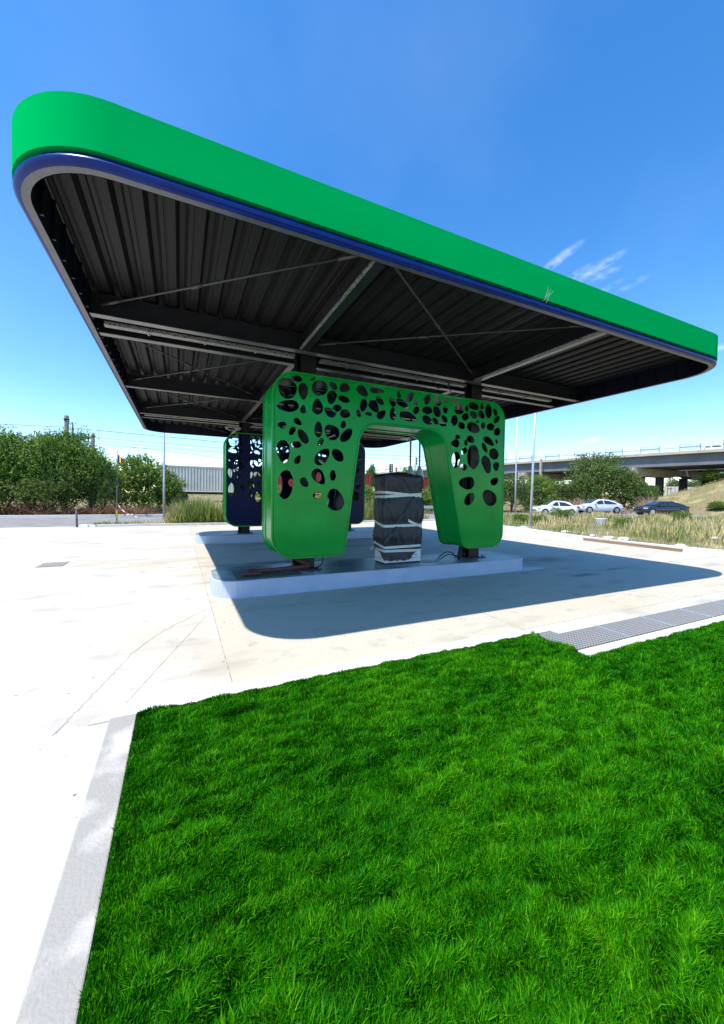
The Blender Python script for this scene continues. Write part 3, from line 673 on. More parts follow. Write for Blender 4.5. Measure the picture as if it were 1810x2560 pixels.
# crumpled top
top0 = NZ*nt_
for ring in range(1, 5):
    for i in range(nt_):
        p = Vector(fm.v[top0+i]); c = Vector(((DX0+DX1)/2, (DY0+DY1)/2, DZT+.05)); k = ring/5; q = p.lerp(c, k); q.z += .025*mnoise.noise(Vector((q.x*6, q.y*6, 1)))
        fm.v.append(tuple(q))
    b0 = len(fm.v)-nt_; a0 = top0 if ring == 1 else b0-nt_
    for i in range(nt_): fm.f.append((a0+i, a0+(i+1) % nt_, b0+(i+1) % nt_, b0+i))
fm.v.append(((DX0+DX1)/2, (DY0+DY1)/2, DZT+.05)); ci = len(fm.v)-1; b0 = ci-nt_
for i in range(nt_): fm.f.append((b0+i, b0+(i+1) % nt_, ci))
fm.build('plastic_wrap', M_film, dp, smooth=True)
def strap(zf, wd, t0=0, t1=4, name='tape_strip', ex=.004):
    m = MB(); n = 90; V = []
    for i in range(n+1):
        t = t0+(t1-t0)*i/n; z = zf(t % 4)
        for dz in (-wd/2, wd/2):
            p, nn = ringpt(t % 4, 0, z+dz); V.append(p+nn*(bulge(t % 4, z)+ex))
    m.add(V, [(2*i, 2*i+1, 2*i+3, 2*i+2) for i in range(n)]); return m.build(name, M_tape, dp)
def lin(a, b, c, d):  # heights at front-left, front-right, back-right, back-left corners
    def f(t):
        s = int(t) % 4; u = t-int(t); L = (a, b, c, d, a); return L[s]+(L[s+1]-L[s])*u
    return f
strap(lin(1.79, 1.715, 1.73, 1.80), .055); strap(lin(1.70, 1.765, 1.75, 1.69), .055, ex=.007)
strap(lin(1.09, 1.105, 1.12, 1.17), .055); strap(lambda t: 1.20-.42*(t-.62) if t < .8 else 1.125-.28*(t-.8), .06, .60, .995, ex=.008)
strap(lin(.645, .662, .67, .735), .05); strap(lin(.575, .56, .57, .60), .05, ex=.007)
kn = MB(); kn.tube([(3.80, 7.28, .60), (3.72, 7.28, .61), (3.68, 7.26, .585), (3.70, 7.26, .56)], [.03, .045, .05, .02], 7); kn.build('tape_knot', M_clear, dp, smooth=True)

# conduits and cables on the front island
def hose(name, pts, r, m, label, ribs=True, cat='conduit'):
    P = []
    V = [Vector(p) for p in pts]
    for i in range(len(V)-1):
        a, b_, c, d = V[max(i-1,0)], V[i], V[i+1], V[min(i+2, len(V)-1)]
        for k in range(12):
            t = k/12; P.append(.5*((2*b_)+(c-a)*t+(2*a-5*b_+4*c-d)*t*t+(3*b_-a-3*c+d)*t**3))
    P.append(V[-1]); m_ = MB(); m_.tube(P, [r*(1+(.12 if i % 2 else 0)) for i in range(len(P))] if ribs else r, 8)
    o = m_.build(name, m, smooth=not ribs, origin=pts[0]); return tag(o, label, cat)
hose('conduit', [(1.08, 6.93, .34), (1.35, 6.94, .34), (1.75, 6.96, .345), (2.08, 6.95, .36), (2.22, 6.97, .36)], .042, M_conduit, 'long red brown corrugated conduit lying along the left end of the island')
hose('conduit', [(.98, 6.78, .33), (1.1, 6.76, .34), (1.28, 6.77, .325)], .034, M_conduit, 'short bent piece of red conduit at the left tip of the island')
hose('conduit', [(2.24, 6.96, .37), (2.12, 6.99, .44), (1.98, 7.0, .52), (1.9, 7.03, .60)], .045, M_conduit, 'stub of red conduit rising beside the left column foot')
hose('cable', [(2.30, 7.0, .32), (2.42, 6.99, .34), (2.52, 7.02, .44), (2.48, 7.05, .56), (2.38, 7.08, .62)], .012, M_black, 'black cable looping at the left column foot', False, 'cable')
hose('cable', [(5.72, 7.0, .31), (5.62, 6.98, .44), (5.4, 6.97, .46), (5.2, 7.0, .31)], .012, M_black, 'upper black cable arching left of the right column foot', False, 'cable')
hose('cable', [(5.74, 6.95, .31), (5.66, 6.93, .38), (5.45, 6.92, .42), (5.25, 6.98, .305)], .012, M_black, 'lower black cable bending left of the right column foot', False, 'cable')
hose('conduit', [(5.78, 6.95, .30), (5.82, 6.96, .45), (5.86, 6.97, .60)], .045, M_black, 'black conduit stub standing left of the right column', True)
hose('cable', [(4.95, 6.9, 4.22), (4.98, 6.75, 4.02), (5.12, 6.7, 4.16), (5.25, 6.75, 4.16), (5.33, 6.78, 4.0), (5.3, 6.85, 4.24)], .008, M_black, 'thin cable loop hanging above the middle of the green arch', False, 'cable')
cc = MB()
for k in range(5):
    cc.tube([(1.7+(.22+.012*k)*math.cos(a*math.pi/12), 14.15+.05*k*.2, 4.0+.012*k+(.055+.004*k)*math.sin(a*math.pi/12)) for a in range(25)], .012, 6)
tag(cc.build('cable_coil', mat('grey_cable', (.35, .35, .34), .6), smooth=True), 'coil of pale cable hanging above the navy arch', 'cable')
fs = MB(); fp = on_y(1366, 745, Y0-.012)
for i, (dx, dz) in enumerate(((-.05, .06), (.02, .16), (.07, .13), (.13, .12), (-.1, -.07), (-.02, -.08), (.09, .08))):
    fs.tube([fp+Vector((-.03 if i < 5 else .02, 0, -.03)), fp+Vector((dx*.5, -.01, dz*.6)), fp+Vector((dx, -.012, dz))], [.0022, .0018, .001], 5)
tag(fs.build('frayed_strands', mat('pale_fibre', (.22, .34, .30), .6)), 'tuft of pale frayed strands caught on the green fascia edge', 'strands')
# vent pipes with plastic bags, floodlight at the right end of the back beams
for px_, zt, lab in ((9.36, 4.28, 'left of two slim steel pipes with plastic wrapped round it'), (9.85-.26, 4.28, 'right of two slim steel pipes with plastic wrapped round it')):
    q = on_y(1026 if px_ == 9.36 else 1049, 1150, 13.9); x = q.x
    y = 13.9
    rt = empty('vent_pipe', (x, y, 0)); tag(rt, lab, 'pipe', 'slim pipes behind the wrapped pump')
    m = MB(); m.tube([(x, y, 0), (x, y, 4.63)], .04, 10); m.build('pipe', M_galv, rt, smooth=True)
    m = MB(); m.tube([(x, y, 2.2), (x-.03, y, 2.5), (x+.02, y, 2.75), (x, y, 2.95), (x, y, 3.02)], [.16, .20, .15, .09, .06], 9); m.build('plastic_bag', M_clear, rt)
fl = empty('floodlight', (8.6, 13.9, 4.2)); tag(fl, 'small white floodlight hanging under the back of the canopy', 'floodlight')
m = MB(); m.box(8.42, 8.80, 13.78, 14.02, 4.14, 4.17); m.build('housing', M_white, fl, bevel=.01)
m = MB(); m.box(8.45, 8.77, 13.81, 13.99, 4.132, 4.1405); m.build('diffuser', mat('lamp_glass', (.5, .5, .5), .2), fl)
m = MB(); m.box(8.59, 8.63, 13.88, 13.92, 4.17, 4.66); m.build('bracket', M_steel, fl)

# ------------------------------------------------------------------ foliage
def quads_mesh(name, C, U, V_, tone, m):
    n = len(C); P = np.empty((n, 4, 3)); P[:,0] = C-U; P[:,1] = C-V_*.45+U*.1; P[:,2] = C+U; P[:,3] = C+V_*.45+U*.1
    me = bpy.data.meshes.new(name); me.vertices.add(n*4); me.vertices.foreach_set('co', P.astype(np.float32).ravel())
    me.loops.add(n*4); me.loops.foreach_set('vertex_index', np.arange(n*4, dtype=np.int32)); me.polygons.add(n); me.polygons.foreach_set('loop_start', np.arange(n, dtype=np.int32)*4)
    me.update(calc_edges=True); a = me.attributes.new('tone', 'FLOAT', 'POINT'); a.data.foreach_set('value', np.repeat(np.clip(tone, 0, 1), 4).astype(np.float32))
    me.materials.append(m); return me
def unit(a): return a/np.maximum(np.linalg.norm(a, axis=1, keepdims=True), 1e-9)
def crown(seed, lumps, nsprig, per, leaf, m, upbias=.6, slen=.16):
    """unit crown: width about 1, height 1, base at 0; sprigs of leaves thrown out from lumpy ellipsoids"""
    r = np.random.default_rng(seed); lum = np.array(lumps); wgt = lum[:,3]**2*lum[:,4]; wgt = wgt/wgt.sum()
    k = r.choice(len(lum), nsprig, p=wgt); L = lum[k]
    d = unit(r.normal(0, 1, (nsprig, 3))); d[:,2] = np.where(d[:,2] < -.55, -d[:,2], d[:,2])
    rad_ = np.where(r.random(nsprig) < .78, r.uniform(.80, 1.02, nsprig), r.uniform(.35, .8, nsprig))
    org = np.stack([L[:,0]+d[:,0]*L[:,3]*rad_, L[:,1]+d[:,1]*L[:,3]*rad_, L[:,2]+d[:,2]*L[:,4]*rad_], 1); org[:,2] = np.maximum(org[:,2], .02)
    gd = unit(d*.7+np.array([0, 0, upbias])+r.normal(0, .35, (nsprig, 3))); ln = slen*r.uniform(.5, 1.4, nsprig)
    st = r.normal(0, .2, nsprig)
    Cs, Us, Vs, Ts = [], [], [], []
    for j in range(per):
        f = (j+.5)/per; c = org+gd*(ln*f)[:,None]+r.normal(0, .012, (nsprig, 3)); c[:,2] -= .04*f*f*ln/slen*r.uniform(0, 1, nsprig)
        u = unit(gd+r.normal(0, .7, (nsprig, 3))); v = unit(np.cross(u, r.normal(0, 1, (nsprig, 3)))); s = leaf*r.uniform(.6, 1.3, nsprig)*(1-.35*f)
        Cs.append(c); Us.append(u*s[:,None]); Vs.append(v*s[:,None]); Ts.append(.42+st+.22*f+r.normal(0, .13, nsprig))
    return quads_mesh('crown', np.concatenate(Cs), np.concatenate(Us), np.concatenate(Vs), np.concatenate(Ts), m)
LM1 = leafmat('locust_leaf', (.018, .060, .008), (.080, .170, .024), (.27, .39, .065), .35)
LM2 = leafmat('shrub_leaf', (.022, .055, .012), (.085, .15, .036), (.25, .32, .09), .35)
LM3 = leafmat('pale_leaf', (.035, .095, .012), (.13, .22, .035), (.30, .39, .09), .4)
def lumps(seed, n, flat=1.0):
    r = random.Random(seed); L = [(0, 0, .42, .36, .42)]
    for i in range(n):
        a = r.uniform(0, 6.28); q = r.uniform(.15, .33); z = r.uniform(.15, .8)*flat; s = r.uniform(.14, .25); L.append((q*math.cos(a), q*math.sin(a), z, s, min(s*1.1, z)))
    return L
CROWNS = [crown(1, lumps(1, 9), 2300, 7, .021, LM1, .8, .13), crown(2, lumps(2, 11), 2300, 7, .021, LM1, .7, .12), crown(3, lumps(3, 9), 2000, 7, .024, LM2, .5, .10), crown(4, lumps(4, 12), 2400, 7, .019, LM2, .6, .09), crown(5, lumps(5, 9), 1500, 7, .030, LM3, .6, .12)]
def bush(px, d, h, wdt, var, label, cat='bush', group=None, name='bush', rot=None, zoff=0):
    p = gpt(px, d); p.z += zoff
    root = empty(name, p, rot if rot is not None else random.uniform(0, 6.28)); tag(root, label, cat, group)
    c = bpy.data.objects.new('crown', CROWNS[var]); COL.objects.link(c); c.parent = root; c.scale = (wdt, wdt, h); ORG[c.name] = p
    if name == 'weed_clump': return root
    t = MB(); r = random.Random(px)
    for i in range(4):
        a = r.uniform(0, 6.28); k = r.uniform(.1, .3)*wdt
        t.tube([(0, 0, -.1), (math.cos(a)*k*.35, math.sin(a)*k*.35, h*.3), (math.cos(a)*k, math.sin(a)*k, h*.7)], [.022*h, .014*h, .004*h], 6)
    t.build('trunk', M_bark, root, local=True); return root
GL = 'trees in the hedge across the road on the left'
bush(-150, 27, 6.4, 6.5, 1, 'tall green tree cut by the left picture edge', 'tree', GL, 'tree')
bush(-30, 28, 6.4, 6.0, 0, 'leafy tree at the far left of the roadside hedge', 'tree', GL, 'tree')
bush(75, 28.5, 6.5, 6.2, 1, 'broad tree in the hedge left of the catenary pole', 'tree', GL, 'tree')
bush(160, 29, 6.7, 5.6, 0, 'tall feathery tree in the hedge below the nearer catenary pole', 'tree', GL, 'tree', rot=1.0)
bush(225, 30, 5.5, 4.6, 1, 'tree at the right end of the hedge sloping down to the flagpole', 'tree', GL, 'tree', rot=2.2)
bush(120, 27.6, 3.4, 5.0, 3, 'low dark bush at the foot of the hedge behind the road', 'bush', GL)
bush(258, 29.5, 3.0, 2.8, 3, 'low dark bush at the right foot of the hedge', 'bush', GL)
bush(5, 27.4, 3.4, 5.0, 3, 'low dark bush at the left foot of the hedge', 'bush', GL)
bush(352, 35, 4.9, 5.6, 4, 'round bright green bush between the flagpole and the light pole', 'bush', rot=.4)
bush(428, 36, 3.4, 3.0, 4, 'smaller bush in front of the white container', 'bush')
GM = 'bushes seen through the green arch'
bush(926, 58, 4.6, 2.2, 2, 'upright dark bush seen left of the wrapped pump', 'bush', GM)
bush(918, 41, 2.7, 3.2, 4, 'low yellow green bush seen left of the wrapped pump', 'bush', GM)
bush(960, 42, 2.4, 3.6, 4, 'low green bush hidden mostly behind the wrapped pump', 'bush', GM)
bush(1052, 41, 2.6, 3.0, 4, 'low yellow green bush seen right of the wrapped pump', 'bush', GM)
bush(1090, 42, 2.8, 3.4, 4, 'green bush seen beside the right leg of the green arch', 'bush', GM)
bush(1012, 66, 4.9, 1.8, 4, 'pale sprigs showing just above the wrapped pump', 'bush', GM)
bush(1078, 62, 3.4, 3.2, 2, 'dark bush above the red container on the right', 'bush', GM)
bush(850, 42, 2.6, 5, 4, 'green bush seen through the left leg openings', 'bush', GM)
bush(700, 40, 2.6, 5, 4, 'green bush seen through the lower left cut-outs', 'bush', GM)
GR = 'bushes below the overpass on the right'
bush(1278, 47, 4.6, 4.8, 3, 'dark dense bush behind the two light poles', 'bush', GR)
bush(1348, 49, 4.3, 5.4, 4, 'yellow green bush behind the leftmost white car', 'bush', GR)
bush(1405, 51, 3.9, 4.4, 3, 'low bush left of the big tree under the overpass', 'bush', GR)
bush(1496, 52, 7.6, 8.2, 3, 'big dark tree in front of the overpass', 'tree', GR, 'tree', rot=.6)
bush(1560, 51, 5.4, 6.0, 2, 'right shoulder of the big tree reaching to the pier', 'tree', GR, 'tree', rot=2.0)
bush(1452, 51, 4.6, 5.2, 2, 'low bush behind the silver car at the foot of the big tree', 'bush', GR)
bush(1606, 51, 3.4, 4.0, 3, 'low bush at the right foot of the big tree behind the black car', 'bush', GR)
bush(1220, 48, 4.2, 5, 2, 'bush hidden behind the right leg of the arch', 'bush', GR)
bush(1150, 50, 4.2, 6, 3, 'bush behind the right leg cut-outs', 'bush', GR)
bush(1780, 58, 1.9, 3.6, 4, 'light green shrub on the crest of the dry bank', 'bush', GR)
bush(1752, 95, 5.5, 7, 2, 'tree behind the white trailer under the bridge', 'tree', GR, 'tree')
bush(1690, 110, 6.5, 7, 2, 'distant tree between the bridge columns', 'tree', GR, 'tree')
bush(1795, 46, 1.0, 2.4, 4, 'small green shrub on the dry slope at the right edge', 'bush', GR)
bush(1706, 30, .9, 1.5, 4, 'small green bush among dry weeds behind the timber plank', 'bush', GR)
bush(1402, 29, 1.0, 1.6, 4, 'green weed clump in front of the leftmost car', 'bush', GR)

bush(1560, 24, 0.6, 1.2, 4, 'green weed clump right of the white ring below the silver car', 'weed', 'green weed clumps', 'weed_clump')
bush(1345, 25, 0.65, 1.2, 4, 'green weed clump beside the nearer light pole', 'weed', 'green weed clumps', 'weed_clump')
bush(1300, 27, 0.65, 1.3, 4, 'green weed clump between the two light poles', 'weed', 'green weed clumps', 'weed_clump')
# dry brush
def twigs(px, d, h, wdt, n, label, seed, col):
    p = gpt(px, d); m = MB(); r = random.Random(seed)
    for i in range(n):
        a = r.uniform(0, 6.28); k = r.uniform(.1, .5)*wdt; hh = h*r.uniform(.5, 1); x = r.uniform(-.4, .4)*wdt; y = r.uniform(-.25, .25)*wdt
        m.tube([(p.x+x, p.y+y, p.z-.05), (p.x+x+math.cos(a)*k*.4, p.y+y+math.sin(a)*k*.4, p.z+hh*.6), (p.x+x+math.cos(a)*k, p.y+y+math.sin(a)*k, p.z+hh)], [.03, .02, .008], 4)
    return tag(m.build('dry_brush', col, origin=p), label, 'dry bush', 'heaps of dead brush')
M_twig = mat('dead_twig', (.30, .20, .14), .9, c2=(.40, .30, .22), scale=2); M_twig2 = mat('rusty_brush', (.16, .07, .035), .9, c2=(.24, .13, .07), scale=2)
twigs(1455, 46, 2.0, 3.6, 150, 'heap of pale dead brush behind the silver car', 1, M_twig)
twigs(1628, 47, 2.4, 3.6, 140, 'dead brush by the bridge column behind the black car', 2, M_twig)
twigs(1560, 47, .9, 3.0, 80, 'low dead brush right of the silver car', 3, M_twig)
for i, (px, h, lab) in enumerate(((10, .9, 'rust brown brush at the foot of the hedge by the left edge'), (80, 1.3, 'rust brown brush heap under the hedge'), (150, .7, 'low brown brush left of the short metal post'), (225, .9, 'rust brown brush right of the short metal post'), (275, .9, 'brown brush behind the flagpole foot'), (330, .9, 'brown brush right of the flagpole'))):
    twigs(px, 27.2 if px < 200 else 28.6, h, 3.0, 150, lab, 10+i, M_twig2)

# weeds: uncountable dry grass
def weeds(name, pts_fn, n, hmin, hmax, m, label, seed, wmul=1.0):
    r = np.random.default_rng(seed); C, U, V_, T = [], [], [], []
    out = pts_fn(n, r); n = len(out); h = r.uniform(hmin, hmax, n)*out[:,3]; az = r.uniform(0, 6.28, n); lean = r.uniform(.1, .95, n)**1.2
    base = out[:,:3]; dirv = np.stack([np.cos(az)*lean, np.sin(az)*lean, np.ones(n)], 1); dirv = unit(dirv)
    side = unit(np.stack([-np.sin(az), np.cos(az), np.zeros(n)], 1))
    tn = out[:,4]+r.normal(0, .16, n)
    me = quads_mesh(name, base+dirv*(h*.5)[:,None], dirv*(h*.5)[:,None], side*(wmul*r.uniform(.02, .05, n))[:,None], tn, m)
    o = bpy.data.objects.new(name, me); COL.objects.link(o); return tag(o, label, 'weeds', kind='stuff')
WM = leafmat('dry_weed', (.12, .19, .035), (.38, .34, .13), (.60, .50, .26), .3)
def field_right(n, r):
    x = r.uniform(16.0, 64, n*2); y = r.uniform(-6, 27.5, n*2)
    dep = x*math.sin(yaw)+y*math.cos(yaw); lat = x*math.cos(yaw)-y*math.sin(yaw)
    ok = (dep < 37.5-.0*x) & (dep > 5) & ((x > 17.2) | (y < 17)) & (y < 24.5+.09*(x-16)) & (lat/dep < 1.25)
    x, y = x[ok], y[ok]; k = np.array([mnoise.noise(Vector((a*.35, b*.35, 0))) for a, b in zip(x, y)]); k2 = np.array([mnoise.noise(Vector((a*.4+9, b*.4, 4))) for a, b in zip(x, y)])
    z = np.array([ground_z(a, b) for a, b in zip(x, y)])-.02
    keep = r.random(len(x)) < np.clip(.55+1.1*k, .12, 1); e = np.clip((np.minimum(x-15.9, 3))/3, .35, 1)
    return np.stack([x, y, z, (np.clip(.62+.7*k, .2, 1.2))*e, np.clip(.52-2.0*k2, .0, 1)], 1)[keep][:n]
weeds('dry_weeds', field_right, 42000, .35, 1.05, WM, 'straw coloured weeds and dry grass between the forecourt and the road', 5)
def field_left(n, r):
    x = r.uniform(-4.2, 16.5, n); y = r.uniform(23.2, 26.5, n)
    tall = np.clip((x+1.0)/.6, .12, 1)*np.where(x > 14, .6, 1); k = np.array([mnoise.noise(Vector((a*.5, b*.5, 0))) for a, b in zip(x, y)])
    keep = r.random(n) < np.clip(tall+.1, .35, 1)
    return np.stack([x, y, np.full(n, -.03), tall*np.clip(.85+.5*k, .4, 1.2), np.clip(.45-.7*k+.35*(y-24.6)/1.5, .02, .95)], 1)[keep]
weeds('tall_weeds', field_left, 21000, .4, 1.75, WM, 'tall green and straw grass behind the forecourt by the light pole', 6, 1.3)
def field_back(n, r):
    px = r.uniform(-300, 2300, n); d = r.uniform(37, 75, n); o = np.empty((n, 5))
    for i in range(n):
        p = at(px[i], 1250, d[i]); o[i] = (p.x, p.y, ground_z(p.x, p.y)-.05, 1.0, .55)
    px_ok = np.ones(n, bool)
    yy = o[:,1]; xx = o[:,0]
    keep = ~((yy > 22) & (yy < 33.5) & (xx < 28)) & ~((d < 47) & (px > 1150))
    o[:,4] = np.clip(.6+.4*np.array([mnoise.noise(Vector((a*.12, b*.12, 3))) for a, b in zip(xx, yy)]), .1, .95); return o[keep]
weeds('dry_grass_bank', field_back, 36000, .15, .45, WM, 'dry grass on the banks beyond the road', 8, 2.0)

# ------------------------------------------------------------------ poles, flag, post, tape
def pole(px, sy, d, top, r, label, lean=(0, 0)):
    p = gpt(px, d); p.z = max(p.z, -.05); m = MB(); t = Vector((p.x+lean[0], p.y+lean[1], top))
    root = empty('light_pole', p); tag(root, label, 'light pole', 'slim galvanised light poles')
    m.tube([p, p.lerp(t, .35), t], [r, r*.8, r*.55], 12); m.build('shaft', M_galv, root, smooth=True)
    b = MB(); b.tube([p+Vector((0, 0, -.02)), p+Vector((0, 0, .12))], r*1.6, 12); b.build('foot', M_galv, root); return root
lp1 = pole(410, 1306, 22.8, 8.2, .075, 'light pole with a red band left of the arches by tall grass')
pp = ORG[lp1.name]; m = MB(); m.tube([pp+Vector((0, 0, 1.02)), pp+Vector((0, 0, 1.12))], .085, 10); tp = m.build('warning_band', mat('red_tape', (.45, .09, .06), .5), lp1)
q1 = at(1338, 1039, 20.8); p1 = gpt(1327, 20.8); f_ = (8.6-p1.z)/(q1.z-p1.z); pole(1327, 1325, 20.8, 8.6, .075, 'nearer of two light poles right of the green arch', ((q1.x-p1.x)*f_, (q1.y-p1.y)*f_))
q1 = at(1293, 1050, 33); p1 = gpt(1288, 33); f_ = (9.6-p1.z)/(q1.z-p1.z); pole(1288, 1288, 33, 9.6, .075, 'farther of two light poles right of the green arch', ((q1.x-p1.x)*f_, (q1.y-p1.y)*f_))
fp_ = gpt(292, 23.4); fr_ = empty('flagpole', fp_); tag(fr_, 'thin flagpole with a small blue yellow red flag beside the hedge', 'flagpole')
ft = at(294, 1127, 23.4)
m = MB(); m.tube([fp_, fp_.lerp(ft, .62)], .035, 8); m.tube([fp_.lerp(ft, .62), ft], .016, 8); m.build('shaft', M_pole, fr_)
m = MB(); m.box(fp_.x-.05, fp_.x+.05, fp_.y-.05, fp_.y+.05, fp_.z+.25, fp_.z+.72); m.build('yellow_sleeve', mat('yellow_paint', (.55, .40, .03), .6), fr_)
m = MB(); c = fp_.lerp(ft, .56); m.box(c.x-.09, c.x-.01, c.y-.05, c.y+.05, c.z-.13, c.z+.13); m.build('lamp_box', M_black, fr_)
fgr = None
for i, (cn_, cc_) in enumerate((('blue', (.01, .03, .25)), ('yellow', (.75, .50, .02)), ('red', (.55, .02, .03)))):
    m = MB(); V = []
    for k in range(4):
        u = (i+k/3)/3
        for zz in (0, 1):
            drop = .22*u; V.append(ft+rgt0*(.02+.27*u)+Vector((0, .05*math.sin(u*7), -.22-drop-.42*(1-zz)*(1-.15*u))))
    m.add(V, [(2*k, 2*k+1, 2*k+3, 2*k+2) for k in range(3)])
    o = m.build('flag' if i == 0 else cn_+'_stripe', mat('flag_'+cn_, cc_, .8), fr_ if i == 0 else fgr)
    if i == 0: fgr = o
pb = gpt(192.5, 18.8); pb.z = 0; ps = empty('bollard_post', pb); tag(ps, 'short grey metal post standing alone at the pavement edge', 'post')
m = MB(); m.tube([pb, pb+Vector((-.03, 0, .9))], .045, 10); m.build('shaft', M_pole, ps, smooth=True)
m = MB(); m.box(pb.x-.11, pb.x+.03, pb.y-.05, pb.y+.05, .9, .99); m.build('cap', mat('rusty_cap', (.35, .2, .17), .7), ps)
def tape_pts(L): return [at(x, y, d) for x, y, d in L]
tpp = tape_pts([(293, 1258, 23.3), (302, 1272, 23.3), (318, 1285, 23.2), (330, 1286, 23.1), (342, 1293, 23.0)])
bt = empty('barrier_tape', tpp[0]); tag(bt, 'red and white barrier tape sagging from the flagpole', 'tape')
for col, par in ((mat('tape_red', (.55, .05, .04), .5), 0), (mat('tape_white', (.75, .75, .75), .5), 1)):
    m = MB()
    for i in range(20):
        if i % 4 // 2 != par: continue
        def P_(u): k = min(int(u), 3); return tpp[k].lerp(tpp[k+1], u-k)
        a, b_ = P_(i*.2), P_(i*.2+.2); m.bar(a, b_, .015, .05)
    m.build('red_bands' if par == 0 else 'white_bands', col, bt)

# catenary poles and wires
for px, top, d, r, lab in ((167, 1040, 46, .24, 'nearer concrete catenary pole rising behind the hedge'), (233, 1084, 62, .24, 'farther catenary pole at the right end of the hedge')):
    p = gpt(px, d); t = at(px, top, d); rt = empty('catenary_pole', p); tag(rt, lab, 'pole', 'railway catenary poles')
    m = MB(); m.tube([p, Vector((p.x, p.y, t.z))], [r*1.15, r*.95], 12); m.build('mast', M_pole, rt, smooth=True)
    m = MB(); m.tube([(p.x, p.y, t.z-.55), (p.x, p.y, t.z-.38)], r*1.25, 12); m.build('collar', M_steel, rt)
    m = MB(); c = Vector((p.x, p.y, t.z-1.2)); s = 1 if px < 200 else -1; e = c+rgt0*s*.75
    m.tube([Vector((p.x, p.y, t.z-.6)), e+Vector((0, 0, .3))], .035, 6); m.tube([e+Vector((0, 0, .4)), e+Vector((rgt0.x*-.12*s, 0, -1.3))], .06, 6); m.build('bracket', M_steel, rt)
def wire(L, r, label):
    P = tape_pts(L); m = MB(); m.tube(P, r*1.35, 5); tag(m.build('overhead_wire', M_wire, origin=P[0]), label, 'wire', 'railway overhead wires')
wire([(-200, 1055, 42), (0, 1060, 44), (160, 1068, 46), (405, 1091, 50), (560, 1106, 53), (915, 1135, 60), (1071, 1143, 64), (1200, 1150, 68)], .022, 'topmost overhead wire starting left of the nearer catenary pole')
wire([(206, 1091, 52), (405, 1108, 54), (560, 1121, 56), (915, 1144, 60), (1074, 1152, 64), (1200, 1158, 68)], .02, 'second overhead wire right of the catenary poles')
wire([(237, 1102, 60), (405, 1117, 60), (560, 1133, 60), (918, 1153, 62), (1000, 1157, 64)], .02, 'third overhead wire above the white container')
wire([(240, 1108, 62), (405, 1126, 60), (560, 1146, 58)], .024, 'lowest steep overhead wire running down behind the light pole')
wire([(280, 1117, 60), (560, 1129, 60)], .014, 'thin overhead wire just above the bright round bush')
for x, ya, yb, d, lab in ((247, 1073, 1095, 47, 'short dropper wire above the flagpole'), (982, 1139, 1148, 61, 'short dropper wire seen through the arch')):
    wire([(x, ya, d), (x, yb, d)], .015, lab)

# ------------------------------------------------------------------ train: wagon containers
def container(px0, px1, d0, d1, zt_, zb, m, label, depth=2.5, wheels=True):
    A = at(px0, 1240, d0); B = at(px1, 1240, d1); A.z = B.z = 0; u = (B-A).normalized(); n = Vector((-u.y, u.x, 0)); L = (B-A).length
    root = empty('freight_container', Vector((A.x, A.y, zb))); tag(root, label, 'container', 'containers on the freight train')
    b = MB(); V = []; k = 0; s = 0.0; prof = []
    while s < L-.05: prof += [(s, 0), (s+.17, 0), (s+.20, .11), (s+.30, .11)]; s += .33
    prof = [(min(a, L), c) for a, c in prof]+[(L, 0)]
    for a, c in prof: q = A+u*a+n*c; V += [(q.x, q.y, zb+.14), (q.x, q.y, zt_-.10)]
    b.add(V, [(2*i, 2*i+1, 2*i+3, 2*i+2) for i in range(len(prof)-1)]); b.obox(A+u*L/2+n*(depth/2+.06)+Vector((0, 0, (zt_+zb)/2)), u*(L/2-.02), n*(depth/2-.07), Vector((0, 0, (zt_-zb)/2-.02)))
    b.build('corrugated_wall', m, root)
    f = MB()
    for z in (zb+.07, zt_-.05): f.obox(A+u*L/2+n*.02+Vector((0, 0, z)), u*(L/2+.02), n*.05, Vector((0, 0, .06)))
    for a in (0.0, L): f.obox(A+u*a+n*.02+Vector((0, 0, (zt_+zb)/2)), u*.05, n*.052, Vector((0, 0, (zt_-zb)/2)))
    f.build('frame', m, root)
    if wheels:
        wq = MB(); wq.obox(A+u*L/2+n*1.2+Vector((0, 0, zb-.16)), u*(L/2+.2), n*1.1, Vector((0, 0, .15))); 
        for a in (1.2, 2.8, L-2.8, L-1.2):
            c = A+u*a+Vector((0, 0, zb-.62)); wq.tube([c+n*.3, c+n*.45], .46, 14)
        wg = wq.build('wagon', M_black, origin=(A.x, A.y, zb-1)); tag(wg, 'dark flat rail wagon beneath the '+label, 'wagon', 'flat wagons of the freight train')
    return root
container(392, 640, 43.0, 47.5, 4.95, 2.0, M_cont_w, 'pale ribbed container right of the bright round bush')
container(652, 925, 47.8, 54, 4.85, 2.0, M_cont_r, 'red ribbed container seen left of the wrapped pump')
container(1050, 1190, 57.5, 62, 4.75, 2.0, M_cont_r, 'dull red ribbed container seen right of the wrapped pump')
container(1622, 1655, 78, 80, 4.7, 1.6, M_cont_b, 'brown container glimpsed left of the bridge column', wheels=False)
